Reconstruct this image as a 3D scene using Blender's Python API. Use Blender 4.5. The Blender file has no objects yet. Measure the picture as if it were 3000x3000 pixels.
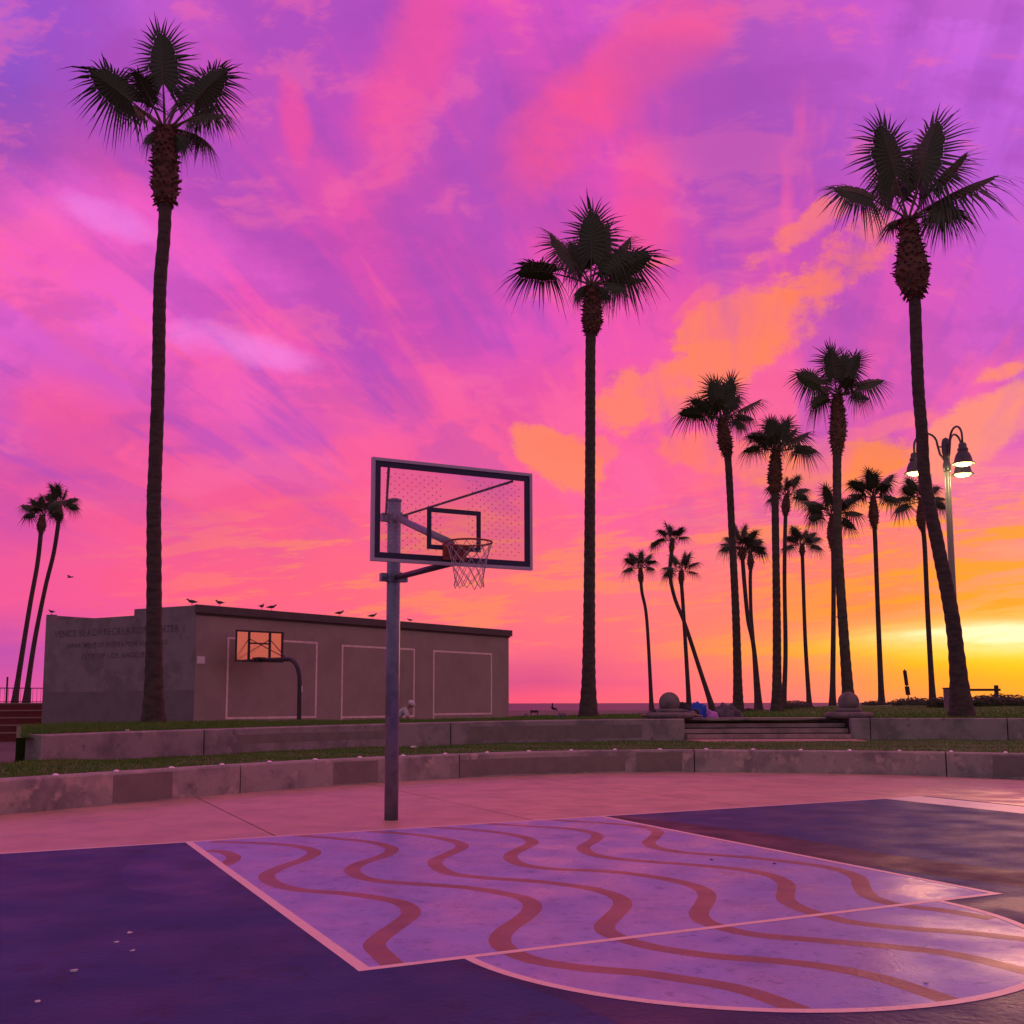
import bpy, math, random
import numpy as np
from mathutils import Vector, Matrix, noise as mnoise
S = bpy.context.scene
COL = S.collection
rad = math.radians
YAW = 0.4534
R0 = Vector((math.cos(YAW), -math.sin(YAW), 0))     # along the shore, to the right of the court's view out to sea
F0 = Vector((math.sin(YAW), math.cos(YAW), 0))      # out to sea
UP = Vector((0, 0, 1))
V0 = Vector((-4.2086, -11.2585, 1.4168))

# ------------------------------------------------------------------ camera
cd = bpy.data.cameras.new('camera'); cam = bpy.data.objects.new('camera', cd); COL.objects.link(cam)
PIT, ROLL = 0.1090, -0.0024
fw = Vector((math.sin(YAW) * math.cos(PIT), math.cos(YAW) * math.cos(PIT), math.sin(PIT)))
rr = R0.copy(); uu = rr.cross(fw)
rr, uu = rr * math.cos(ROLL) + uu * math.sin(ROLL), -rr * math.sin(ROLL) + uu * math.cos(ROLL)
M = Matrix((rr, uu, -fw)).transposed().to_4x4(); M.translation = V0
cam.matrix_world = M
cd.sensor_width = 36; cd.lens = 36 * 3025.78 / 3000; cd.shift_y = (1729.42 - 1500) / 3000
cd.clip_start = 0.1; cd.clip_end = 60000
S.camera = cam
S.render.resolution_x = S.render.resolution_y = 1024
S.view_settings.view_transform = 'Standard'; S.view_settings.look = 'None'
S.view_settings.exposure = 0.0; S.view_settings.gamma = 1.0; S.view_settings.use_curve_mapping = False

# ------------------------------------------------------------------ sky
def lin(c):
    return tuple((x / 255 / 12.92) if x / 255 <= 0.04045 else ((x / 255 + 0.055) / 1.055) ** 2.4 for x in c)
W = bpy.data.worlds.new('World'); S.world = W; W.use_nodes = True
WT = W.node_tree; WT.nodes.clear()
class X:
    """tiny expression wrapper over math nodes"""
    def __init__(s, k): s.k = k
    def _m(op, *a, clamp=False):
        n = WT.nodes.new('ShaderNodeMath'); n.operation = op; n.use_clamp = clamp
        for i, v in enumerate(a):
            if isinstance(v, X): WT.links.new(v.k, n.inputs[i])
            else: n.inputs[i].default_value = v
        return X(n.outputs[0])
    def __add__(s, o): return X._m('ADD', s, o)
    def __radd__(s, o): return X._m('ADD', o, s)
    def __sub__(s, o): return X._m('SUBTRACT', s, o)
    def __rsub__(s, o): return X._m('SUBTRACT', o, s)
    def __mul__(s, o): return X._m('MULTIPLY', s, o)
    def __rmul__(s, o): return X._m('MULTIPLY', o, s)
    def __truediv__(s, o): return X._m('DIVIDE', s, o)
def mx(a, b): return X._m('MAXIMUM', a, b)
def mn(a, b): return X._m('MINIMUM', a, b)
def sstep(v, a, b):
    n = WT.nodes.new('ShaderNodeMapRange'); n.interpolation_type = 'SMOOTHSTEP'
    WT.links.new(v.k, n.inputs[0]); n.inputs[1].default_value = a; n.inputs[2].default_value = b
    return X(n.outputs[0])
def lstep(v, a, b):
    n = WT.nodes.new('ShaderNodeMapRange'); WT.links.new(v.k, n.inputs[0]); n.inputs[1].default_value = a; n.inputs[2].default_value = b
    return X(n.outputs[0])
def vec(a, b, c=0.0):
    n = WT.nodes.new('ShaderNodeCombineXYZ')
    for i, v in enumerate((a, b, c)):
        if isinstance(v, X): WT.links.new(v.k, n.inputs[i])
        else: n.inputs[i].default_value = v
    return n.outputs[0]
def noise(v, scale, detail=4, rough=.55, dist=0.0):
    n = WT.nodes.new('ShaderNodeTexNoise'); WT.links.new(v, n.inputs['Vector'])
    n.inputs['Scale'].default_value = scale; n.inputs['Detail'].default_value = detail
    n.inputs['Roughness'].default_value = rough; n.inputs['Distortion'].default_value = dist
    return X(n.outputs[0])
def cmix(f, a, b, mode='MIX'):
    n = WT.nodes.new('ShaderNodeMix'); n.data_type = 'RGBA'; n.blend_type = mode
    if isinstance(f, X): WT.links.new(f.k, n.inputs[0])
    else: n.inputs[0].default_value = f
    for i, c in ((6, a), (7, b)):
        if isinstance(c, tuple): n.inputs[i].default_value = (*c[:3], 1)
        else: WT.links.new(c, n.inputs[i])
    return n.outputs[2]
def vm(op, a, b=None, out=0):
    n = WT.nodes.new('ShaderNodeVectorMath'); n.operation = op
    for i, v in enumerate((a, b)):
        if v is None: continue
        if isinstance(v, tuple): n.inputs[i].default_value = v
        else: WT.links.new(v, n.inputs[i])
    return n.outputs[out]
def dot(a, b): return X(vm('DOT_PRODUCT', a, b, 1))
def mad(a, b, c): return X._m('MULTIPLY_ADD', a, b, c)
def noise2(v, scale, detail, rough=.58, color=False):
    n = WT.nodes.new('ShaderNodeTexNoise'); n.noise_dimensions = '2D'; WT.links.new(v, n.inputs['Vector'])
    n.inputs['Scale'].default_value = scale; n.inputs['Detail'].default_value = detail; n.inputs['Roughness'].default_value = rough
    return n.outputs[1] if color else X(n.outputs[0])
tc = WT.nodes.new('ShaderNodeTexCoord'); DIR = tc.outputs['Generated']
sx = dot(DIR, tuple(R0)); sy = dot(DIR, tuple(F0)); dz = mx(dot(DIR, (0.0, 0.0, 1.0)), 0.0)
az0 = X._m('ARCTAN2', sx, sy)
hor = mx(X._m('SQRT', mad(sx, sx, sy * sy)), 0.02)
caz = X._m('COSINE', mn(mx(az0, -0.9), 0.9))
v0 = mn(dz / (hor * caz), 2.2)
# the cloud sheet seen in perspective: streaks run out to sea
zc = dz + 0.10
CF, SF = math.cos(.22), math.sin(.22)
lay = vec((sx * CF - sy * SF) / zc, ((sx * SF + sy * CF) / zc) * 0.34)
wn = vm('SUBTRACT', noise2(lay, 1.0, 5, .58, True), (.5, .5, .5))
fine = noise2(vm('ADD', vm('MULTIPLY', lay, (1.1, .42, 0.0)), (3.0, 5.0, 0.0)), 3.2, 5, .62)
hs = noise2(vec(az0 * 7.5, v0 * 46.0 - az0 * 4.5), 1.15, 6, .64)
rag = noise2(vec(az0, v0 * 1.25), 8.0, 6, .70)
hi = sstep(v0, 0.04, 0.30)
wsep = WT.nodes.new('ShaderNodeSeparateXYZ'); WT.links.new(wn, wsep.inputs[0]); wx, wy = X(wsep.outputs[0]), X(wsep.outputs[1])
az = mad(wx, 0.13, az0)
v = mx(v0 + wy * 0.24 * hi + (mad(fine, 1.0, -.5)) * 0.07 * hi + (hs - 0.5) * 0.035 * (1.0 - hi) * sstep(v0, 0.0, 0.05), 0.0)
azs = [-3.1416, -2.0, -1.2, -.75] + [math.atan((u - 1500) / 3026) for u in range(0, 3001, 375)] + [.75, 1.2, 2.0, 3.1416]
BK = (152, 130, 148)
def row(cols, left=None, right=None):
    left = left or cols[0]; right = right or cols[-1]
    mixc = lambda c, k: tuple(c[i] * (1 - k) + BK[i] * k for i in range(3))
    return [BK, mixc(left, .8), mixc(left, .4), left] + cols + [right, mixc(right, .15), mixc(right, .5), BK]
ROWS = [
 (.0034, row([(240,88,160),(246,88,150),(246,86,145),(248,84,135),(255,84,124),(255,98,122),(255,112,118),(255,136,84),(255,150,56)], None, (255,118,80))),
 (.0198, row([(215,84,165),(228,84,158),(236,84,150),(228,80,142),(218,78,136),(244,90,132),(255,116,110),(255,146,56),(255,168,20)], None, (255,122,84))),
 (.0527, row([(196,78,170),(234,84,160),(250,88,150),(254,96,134),(250,100,134),(255,110,118),(255,126,94),(255,150,30),(255,200,30)], None, (255,120,86))),
 (.1026, row([(244,86,152),(255,90,138),(255,96,130),(255,104,126),(255,116,118),(255,112,130),(255,120,100),(255,135,66),(255,158,80)], None, (255,116,96))),
 (.1868, row([(230,82,158),(244,88,148),(244,88,146),(252,92,142),(255,96,142),(250,92,152),(255,102,134),(255,116,122),(252,128,130)], None, (250,120,140))),
 (.2726, row([(208,80,174),(232,84,166),(240,94,184),(242,90,170),(228,82,162),(248,88,162),(250,98,146),(228,86,178),(232,96,176)])),
 (.36, row([(238,98,200),(242,98,204),(250,88,180),(206,74,178),(226,80,186),(240,84,176),(242,88,164),(226,84,180),(208,88,198)])),
 (.449, row([(248,94,188),(240,84,176),(220,76,176),(214,76,178),(224,78,178),(232,76,172),(196,76,182),(216,80,186),(204,86,204)])),
 (.5397, row([(168,78,180),(212,78,176),(198,78,184),(240,82,168),(176,74,182),(230,78,180),(170,78,184),(182,82,198),(194,92,214)])),
 (.6322, row([(146,78,192),(202,80,184),(188,78,188),(234,78,178),(188,78,188),(238,78,172),(172,78,184),(192,88,204),(202,98,224)])),
 (.7264, row([(148,88,214),(192,88,204),(194,80,190),(192,78,190),(228,78,186),(210,82,200),(182,84,190),(204,88,206),(214,108,226)])),
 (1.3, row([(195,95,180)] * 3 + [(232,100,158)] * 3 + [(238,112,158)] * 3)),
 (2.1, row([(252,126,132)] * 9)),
]
fac = mad(az, 1 / 6.28318, 0.5)
col = None
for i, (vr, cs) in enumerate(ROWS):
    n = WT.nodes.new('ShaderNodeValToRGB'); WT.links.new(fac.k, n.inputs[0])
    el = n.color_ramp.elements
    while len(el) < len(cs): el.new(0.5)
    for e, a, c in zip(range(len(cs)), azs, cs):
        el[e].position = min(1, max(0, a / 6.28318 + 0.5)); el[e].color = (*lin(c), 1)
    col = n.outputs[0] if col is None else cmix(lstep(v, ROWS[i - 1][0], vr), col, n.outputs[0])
# purple gaps and hot pink streaks of the cloud sheet
front = sstep(sy, -0.3, 0.25) * sstep(v0, 0.12, 0.30)
col = cmix(sstep(fine, 0.51, 0.63) * front * 0.50, col, lin((160, 74, 190)))
col = cmix((1.0 - sstep(fine, 0.36, 0.46)) * front * 0.55, col, lin((255, 96, 158)))
mot = noise2(vm('ADD', vec(az0, v0 * 1.7), vm('MULTIPLY', wn, (.25, .25, .25))), 7.0, 6, .62)
upper = sstep(sy, -0.3, 0.25) * sstep(v0, 0.10, 0.24)
col = cmix(sstep(mot, 0.49, 0.64) * upper * 0.36, col, lin((166, 70, 176)))
col = cmix((1.0 - sstep(mot, 0.34, 0.47)) * upper * 0.36, col, lin((255, 108, 164)))
def UV(u, vv):
    B = (1729.42 - vv) / 3025.78
    return math.atan((u - 1500) / 3026), (math.sin(PIT) + math.cos(PIT) * B) / (math.cos(PIT) - math.sin(PIT) * B)
pw = vec(mad(wx, 0.10, az0), mad(wy, 0.08, v0), 1.0)
ragc = rag - 0.5
feath = mn(mx(mad(fine, -2.6, 2.1), .25), 1.0)
def bank(p, q, w, soft, k, c, colr, rg=5.5):
    if soft > .85: rg, w, soft, k = 3.6, w * 1.25, 1.2, k * .85
    else: rg, soft, k = 6.0, soft + .15, feath * k
    """a lit bank of cloud from p to q, half as wide as w, with ragged edges"""
    (a0, b0), (a1, b1) = UV(*p), UV(*q); L = math.hypot(a1 - a0, b1 - b0) / 2; w = w / 3026
    ex, ey = (a1 - a0) / (2 * L), (b1 - b0) / (2 * L); mxc, myc = (a0 + a1) / 2, (b0 + b1) / 2; L += w * .6
    u_ = dot(pw, (ex / L, ey / L, -(ex * mxc + ey * myc) / L)); t_ = dot(pw, (-ey / w, ex / w, (ey * mxc - ex * myc) / w))
    d2 = mad(ragc, rg, mad(u_, u_, t_ * t_))
    return cmix((1.0 - sstep(d2, 1 - soft, 1 + soft)) * k, c, lin(colr))
col = bank((2130, 0), (1560, 500), 95, .9, .85, col, (255, 84, 138), .9)
col = bank((1950, 430), (1960, 760), 75, .9, .7, col, (255, 84, 144), .9)
col = bank((1300, -40), (1130, 460), 90, .9, .65, col, (252, 84, 150), .9)
col = bank((830, 240), (860, 440), 34, .9, .7, col, (250, 80, 156), .8)
col = bank((130, 1180), (270, 1330), 90, .9, .6, col, (252, 88, 150), .9)
col = bank((60, 580), (700, 790), 90, .9, .55, col, (255, 104, 214), .8)
col = bank((190, 620), (400, 720), 36, .9, .55, col, (240, 140, 240), .6)
col = bank((540, 1000), (860, 1070), 40, .9, .65, col, (246, 140, 240), .6)
col = bank((-40, 950), (480, 1180), 50, .9, .45, col, (190, 82, 200), .8)
col = bank((520, 1300), (1000, 1270), 40, .9, .5, col, (196, 78, 184), .9)
col = bank((2000, 200), (2300, 480), 130, .9, .5, col, (166, 76, 184), .8)
col = bank((1450, 420), (1500, 700), 90, .9, .45, col, (186, 78, 190), .8)
col = bank((1880, 1190), (2220, 1060), 85, .35, .92, col, (255, 128, 108))
col = bank((2100, 1080), (2440, 840), 112, .35, .95, col, (255, 130, 92))
col = bank((2380, 880), (2620, 700), 82, .35, .92, col, (255, 124, 86))
col = bank((2270, 760), (2500, 610), 40, .4, .8, col, (255, 124, 108))
col = bank((2060, 930), (2180, 830), 22, .5, .6, col, (255, 112, 120))
col = bank((1880, 770), (2040, 765), 22, .5, .7, col, (255, 108, 116))
col = bank((1560, 1300), (1690, 1370), 78, .35, .85, col, (255, 134, 92))
col = bank((1640, 1300), (1780, 1310), 36, .4, .6, col, (255, 124, 100))
col = bank((2010, 1330), (2290, 1400), 62, .45, .8, col, (255, 124, 96))
col = bank((2330, 1300), (2740, 1190), 22, .6, .6, col, (255, 120, 130))
col = bank((2780, 1330), (3080, 1130), 90, .5, .8, col, (255, 146, 110))
col = bank((2930, 1080), (3080, 1030), 24, .5, .8, col, (255, 140, 96))
col = bank((2250, 1400), (2560, 1330), 75, .5, .8, col, (255, 136, 40))
# orange floor of cloud towards the sun, broken into level streaks
sunz = sstep(az0, 0.06, 0.42)
col = cmix(sstep(hs, 0.47, 0.60) * sunz * sstep(v0, .02, .05) * (1.0 - sstep(v0, .17, .25)) * .85, col, lin((255, 152, 8)))
col = cmix((1.0 - sstep(hs, 0.36, 0.46)) * sunz * sstep(v0, .06, .10) * (1.0 - sstep(v0, .19, .27)) * .55, col, lin((255, 150, 120)))
col = cmix(sstep(hs, 0.48, 0.62) * (1.0 - sunz) * sstep(az0, -.5, -.1) * sstep(v0, .04, .07) * (1.0 - sstep(v0, .15, .22)) * .6, col, lin((255, 140, 86)))
# glow where the sun has gone down
sa, sv = UV(3010, 1868)
def glow(da, dv, wa_, wv):
    g = vec(mad(az0, 1 / wa_, -(sa + da) / wa_), mad(v0, 1 / wv, -(sv + dv) / wv)); return X._m('EXPONENT', dot(g, g) * -1.0)
col = cmix(mn(glow(.02, -.010, .17, .019) * mad(hs, 1.0, .62), 1.0), col, lin((255, 206, 0)))
col = cmix(mn(glow(.0, .0, .095, .0125) * mad(hs, 3.4, -.5), 1.0), col, (1.1, .97, .55))
nis = WT.nodes.new('ShaderNodeTexSky'); nis.sky_type = 'NISHITA'; nis.sun_disc = False
SUN_AZ = YAW + 0.47; SUN_EL = rad(3.2)
nis.sun_elevation = SUN_EL; nis.sun_rotation = SUN_AZ
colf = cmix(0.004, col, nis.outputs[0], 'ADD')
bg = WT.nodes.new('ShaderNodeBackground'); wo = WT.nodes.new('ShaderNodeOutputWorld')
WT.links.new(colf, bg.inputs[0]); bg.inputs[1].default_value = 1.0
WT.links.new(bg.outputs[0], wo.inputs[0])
W.cycles.sampling_method = 'MANUAL'; W.cycles.sample_map_resolution = 512
S.cycles.use_adaptive_sampling = True; S.cycles.adaptive_threshold = .02; S.cycles.adaptive_min_samples = 16; S.cycles.use_denoising = True
S.cycles.max_bounces = 4; S.cycles.diffuse_bounces = 2; S.cycles.glossy_bounces = 2
# ------------------------------------------------------------------ sun
sl = bpy.data.lights.new('sun', 'SUN'); sun = bpy.data.objects.new('sun', sl); COL.objects.link(sun)
sl.energy = 0.4; sl.angle = rad(14); sl.color = (1.0, 0.45, 0.26)
sd = Vector((math.sin(SUN_AZ) * math.cos(SUN_EL), math.cos(SUN_AZ) * math.cos(SUN_EL), math.sin(SUN_EL)))
sun.rotation_euler = sd.to_track_quat('Z', 'Y').to_euler(); sun.location = (0, 0, 30)

# ------------------------------------------------------------------ materials
def mat(name, base, rough=.6, var=None, scale=3.0, bump=0.0, bscale=40.0, metal=0.0, spec=.5, stretch=(1, 1, 1), cut=(.4, .65), emit=None, alpha=None, detail=6, layers=()):
    m = bpy.data.materials.new(name); m.use_nodes = True
    nt = m.node_tree; b = nt.nodes['Principled BSDF']
    b.inputs['Base Color'].default_value = (*base, 1); b.inputs['Roughness'].default_value = rough
    b.inputs['Metallic'].default_value = metal; b.inputs['Specular IOR Level'].default_value = spec
    ge = nt.nodes.new('ShaderNodeNewGeometry')
    mp = nt.nodes.new('ShaderNodeMapping'); mp.inputs['Scale'].default_value = stretch
    nt.links.new(ge.outputs['Position'], mp.inputs[0])
    def nz(sc, det, rg=.6, off=0.0):
        n = nt.nodes.new('ShaderNodeTexNoise'); n.inputs['Scale'].default_value = sc; n.inputs['Detail'].default_value = det; n.inputs['Roughness'].default_value = rg
        if off:
            a = nt.nodes.new('ShaderNodeVectorMath'); a.operation = 'ADD'; a.inputs[1].default_value = (off, off * 1.3, off * .7)
            nt.links.new(mp.outputs[0], a.inputs[0]); nt.links.new(a.outputs[0], n.inputs[0])
        else: nt.links.new(mp.outputs[0], n.inputs[0])
        return n
    cur = None
    lay = ([(var, scale, cut, 1.0)] if var else []) + list(layers)
    for i, (c, sc, ct, k) in enumerate(lay):
        n = nz(sc, detail, .62, i * 17.3)
        r = nt.nodes.new('ShaderNodeMapRange'); r.interpolation_type = 'SMOOTHSTEP'
        r.inputs[1].default_value, r.inputs[2].default_value = ct; r.inputs[4].default_value = k
        nt.links.new(n.outputs[0], r.inputs[0])
        x = nt.nodes.new('ShaderNodeMix'); x.data_type = 'RGBA'; nt.links.new(r.outputs[0], x.inputs[0])
        if cur is None: x.inputs[6].default_value = (*base, 1)
        else: nt.links.new(cur, x.inputs[6])
        x.inputs[7].default_value = (*c, 1); cur = x.outputs[2]
    if cur is not None: nt.links.new(cur, b.inputs['Base Color'])
    if bump:
        n = nz(bscale, 5); bp = nt.nodes.new('ShaderNodeBump'); bp.inputs['Strength'].default_value = bump; bp.inputs['Distance'].default_value = .02
        nt.links.new(n.outputs[0], bp.inputs['Height']); nt.links.new(bp.outputs[0], b.inputs['Normal'])
    if emit: b.inputs['Emission Color'].default_value = (*emit[0], 1); b.inputs['Emission Strength'].default_value = emit[1]
    if alpha is not None: b.inputs['Alpha'].default_value = alpha
    return m
def rough_var(m, lo, hi, scale):
    nt = m.node_tree; b = nt.nodes['Principled BSDF']
    ge = nt.nodes.new('ShaderNodeNewGeometry'); n = nt.nodes.new('ShaderNodeTexNoise'); n.inputs['Scale'].default_value = scale; n.inputs['Detail'].default_value = 6
    r = nt.nodes.new('ShaderNodeMapRange'); r.inputs[1].default_value = .35; r.inputs[2].default_value = .65; r.inputs[3].default_value = lo; r.inputs[4].default_value = hi
    nt.links.new(ge.outputs['Position'], n.inputs[0]); nt.links.new(n.outputs[0], r.inputs[0]); nt.links.new(r.outputs[0], b.inputs['Roughness'])
    return m
MT = {}
MT['slab'] = rough_var(mat('pavement concrete', (.60, .36, .28), .5, (.46, .29, .24), 1.3, .25, 60, layers=[((.30, .22, .21), 7, (.55, .75), .6), ((.62, .42, .34), .7, (.5, .7), .6)]), .30, .55, 2.2)
MT['joint'] = mat('joint dirt', (.035, .03, .03), .9, (.06, .05, .05), 8)
MT['court'] = rough_var(mat('dark blue court paint', (.010, .046, .185), .34, (.022, .040, .15), 1.1, .30, 22, stretch=(1, 1, 1), layers=[((.008, .022, .085), 4.5, (.52, .70), .8), ((.06, .06, .12), 21, (.58, .76), .5), ((.012, .016, .05), 75, (.56, .68), .6)]), .48, .64, 1.6)
MT['court_blue'] = rough_var(mat('bright blue court paint', (.03, .05, .21), .35, (.04, .05, .16), 2.0, .3, 22), .42, .66, 1.6)
MT['court_navy'] = rough_var(mat('navy court paint', (.022, .028, .12), .35, (.035, .035, .11), 2.0, .3, 22), .42, .66, 1.6)
MT['court_plum'] = rough_var(mat('plum court paint', (.055, .022, .055), .35, (.04, .02, .05), 2.0, .3, 22), .42, .66, 1.6)
MT['key'] = rough_var(mat('lilac key paint', (.33, .34, .76), .34, (.27, .27, .66), 2.2, 0.14, 30, layers=[((.40, .36, .70), 6, (.52, .72), .7), ((.12, .14, .42), 3.2, (.56, .74), .65), ((.12, .17, .46), 13, (.54, .70), .8), ((.15, .20, .42), 70, (.54, .66), .7)]), .24, .50, 1.8)
MT['wave'] = rough_var(mat('faded red wave paint', (.32, .145, .115), .36, (.26, .125, .125), 3.0, .22, 30, layers=[((.38, .17, .11), 9, (.55, .75), .6), ((.19, .19, .38), 34, (.54, .70), .6)]), .34, .56, 1.8)
for k_ in ('key', 'wave'): MT[k_].node_tree.nodes['Principled BSDF'].inputs['Specular IOR Level'].default_value = .38
for k_ in ('court', 'court_blue', 'court_navy', 'court_plum'): MT[k_].node_tree.nodes['Principled BSDF'].inputs['Specular IOR Level'].default_value = .22
MT['line'] = mat('worn white line paint', (.95, .74, .64), .45, (.80, .60, .54), 7, .25, 30, cut=(.5, .75), layers=[((.42, .30, .42), 26, (.58, .72), .6)])
MT['band'] = mat('white side line paint', (.72, .66, .66), .4, (.55, .48, .50), 3, .25, 30, cut=(.45, .75))
MT['wall1'] = mat('weathered low wall concrete', (.38, .335, .305), .8, (.22, .20, .195), 1.5, .45, 38, cut=(.44, .66), layers=[((.54, .42, .37), 3.6, (.52, .66), .85), ((.10, .095, .10), 3.1, (.58, .74), .65), ((.13, .12, .12), 24, (.60, .74), .7)])
MT['wall2'] = mat('weathered upper wall concrete', (.33, .29, .275), .8, (.19, .175, .17), 1.1, .45, 38, cut=(.42, .64), layers=[((.055, .055, .062), 2.3, (.60, .72), .8), ((.42, .34, .31), 5.0, (.56, .70), .7)])
MT['buff'] = mat('painted over patch', (.225, .195, .17), .75, (.19, .165, .145), 4, .15, 50)
MT['coping'] = mat('worn wall edge', (.42, .36, .34), .7, (.30, .26, .25), 6, .2, 40)
MT['stud'] = mat('polished metal stud', (.80, .78, .76), .22, metal=1.0)
MT['grass'] = mat('grass blades', (.070, .19, .012), .7, (.12, .21, .014), 1.2, layers=[((.12, .11, .03), 2.3, (.56, .72), .8)])
MT['turf'] = mat('turf soil', (.055, .16, .010), .9, (.09, .13, .02), 1.6, .5, 30)
MT['sand'] = mat('beach sand', (.15, .115, .095), .9, (.10, .08, .07), .3, .4, 6)
MT['sea'] = mat('sea water', (.06, .03, .06), .5, (.10, .04, .075), .012, .6, .12, stretch=(1, 1, 1))
MT['trunk'] = mat('palm trunk bark', (.085, .062, .052), .9, (.045, .034, .032), 3, .7, 14, stretch=(1, 1, 3.0))
MT['boot'] = mat('dry leaf bases', (.16, .075, .045), .9, (.07, .04, .03), 5, .4, 20)
MT['leaf'] = mat('palm leaf', (.026, .046, .016), .55, (.040, .058, .020), 2.0)
MT['stalk'] = mat('palm leaf stalk', (.10, .075, .04), .6)
MT['dead'] = mat('dry palm leaf', (.14, .085, .05), .8)
MT['steel'] = mat('galvanized steel', (.21, .24, .31), .40, (.15, .175, .24), 6, .15, 40, metal=.55)
MT['frame'] = mat('aluminium frame', (.42, .39, .46), .4, metal=.4)
MT['navy'] = mat('navy board paint', (.012, .016, .055), .5)
MT['rim'] = mat('orange rim paint', (.30, .055, .03), .45)
MT['net'] = mat('net cord', (.45, .38, .40), .7)
MT['dot'] = mat('board dots', (.62, .24, .34), .5)
MT['plaster'] = mat('brown painted wall', (.36, .30, .255), .85, (.31, .26, .225), .8, .15, 30, layers=[((.26, .22, .19), 2.2, (.58, .74), .6)])
MT['plaster2'] = mat('grey rendered wall', (.26, .225, .225), .85, (.18, .16, .165), 1.0, .2, 30, layers=[((.33, .28, .27), 3, (.55, .72), .7), ((.10, .09, .095), 1.7, (.60, .74), .8)])
MT['band_dark'] = mat('dark painted wall band', (.19, .165, .172), .85, (.165, .14, .15), 2)
MT['fascia'] = mat('roof fascia', (.10, .082, .075), .7, (.085, .07, .065), 2)
MT['letters'] = mat('dark letters', (.10, .085, .09), .8, (.17, .15, .15), 6)
MT['wline'] = mat('white wall line', (.90, .72, .68), .7, (.74, .58, .55), 5)
MT['signw'] = mat('white sign', (.78, .74, .72), .5)
MT['red'] = mat('red step paint', (.20, .045, .04), .8, (.14, .04, .04), 2)
MT['nosing'] = mat('pale step edge', (.34, .24, .20), .8)
MT['dark'] = mat('dark metal', (.035, .032, .038), .45, metal=.3)
MT['lampmetal'] = mat('bronze lamp metal', (.10, .085, .10), .4, metal=.4)
MT['lamppole'] = mat('grey lamp pole', (.24, .22, .21), .4, metal=.2)
MT['bulb'] = mat('lit lamp lens', (1, .95, .7), .5, emit=((1, .74, .16), 5.0))
MT['stone'] = mat('ball stone', (.21, .175, .165), .85, (.13, .11, .11), 4, .4, 40)
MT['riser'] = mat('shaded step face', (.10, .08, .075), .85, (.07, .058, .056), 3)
MT['step'] = mat('step concrete', (.36, .28, .26), .8, (.22, .18, .17), 2, .3, 40)
MT['bird'] = mat('grey gull feathers', (.09, .085, .095), .8, (.05, .05, .055), 20)
MT['beak'] = mat('gull beak', (.25, .13, .03), .6)
MT['skin'] = mat('skin', (.34, .19, .13), .6)
MT['white'] = mat('white cloth', (.62, .58, .60), .85, (.5, .46, .5), 12, .3, 60)
MT['denim'] = mat('dark trousers', (.04, .04, .06), .85)
MT['black'] = mat('black cloth', (.018, .018, .024), .8, (.03, .028, .034), 8, .4, 30)
MT['blue'] = mat('blue cloth', (.012, .10, .62), .6, (.01, .06, .45), 9, .4, 25)
MT['pink'] = mat('pink cloth', (.55, .20, .62), .7)
MT['greycloth'] = mat('grey blanket', (.15, .12, .15), .9, (.10, .08, .10), 6, .5, 20)
MT['bush'] = mat('hedge leaves', (.035, .05, .02), .7, (.05, .06, .025), 6)
MT['paper'] = mat('paper scrap', (.75, .70, .70), .8)
MT['leafbit'] = mat('dark scrap', (.03, .02, .03), .8)
def clear_mat(name, tint, spec_rough, diff, trans):
    m = bpy.data.materials.new(name); m.use_nodes = True; nt = m.node_tree; nt.nodes.clear()
    o = nt.nodes.new('ShaderNodeOutputMaterial'); t = nt.nodes.new('ShaderNodeBsdfTransparent'); t.inputs[0].default_value = (*tint, 1)
    g = nt.nodes.new('ShaderNodeBsdfPrincipled'); g.inputs['Base Color'].default_value = (*diff, 1); g.inputs['Roughness'].default_value = spec_rough
    mxn = nt.nodes.new('ShaderNodeMixShader'); mxn.inputs[0].default_value = 1 - trans
    nt.links.new(t.outputs[0], mxn.inputs[1]); nt.links.new(g.outputs[0], mxn.inputs[2]); nt.links.new(mxn.outputs[0], o.inputs[0])
    return m
MT['acrylic'] = clear_mat('clear acrylic', (.98, .97, .98), .08, (.6, .5, .55), .90)
MT['acrylic2'] = mat('sunset tinted glossy board', (.82, .48, .44), .12, spec=1.0, metal=.9)  # coral of the reflected sunset sky is put into the base colour

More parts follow.
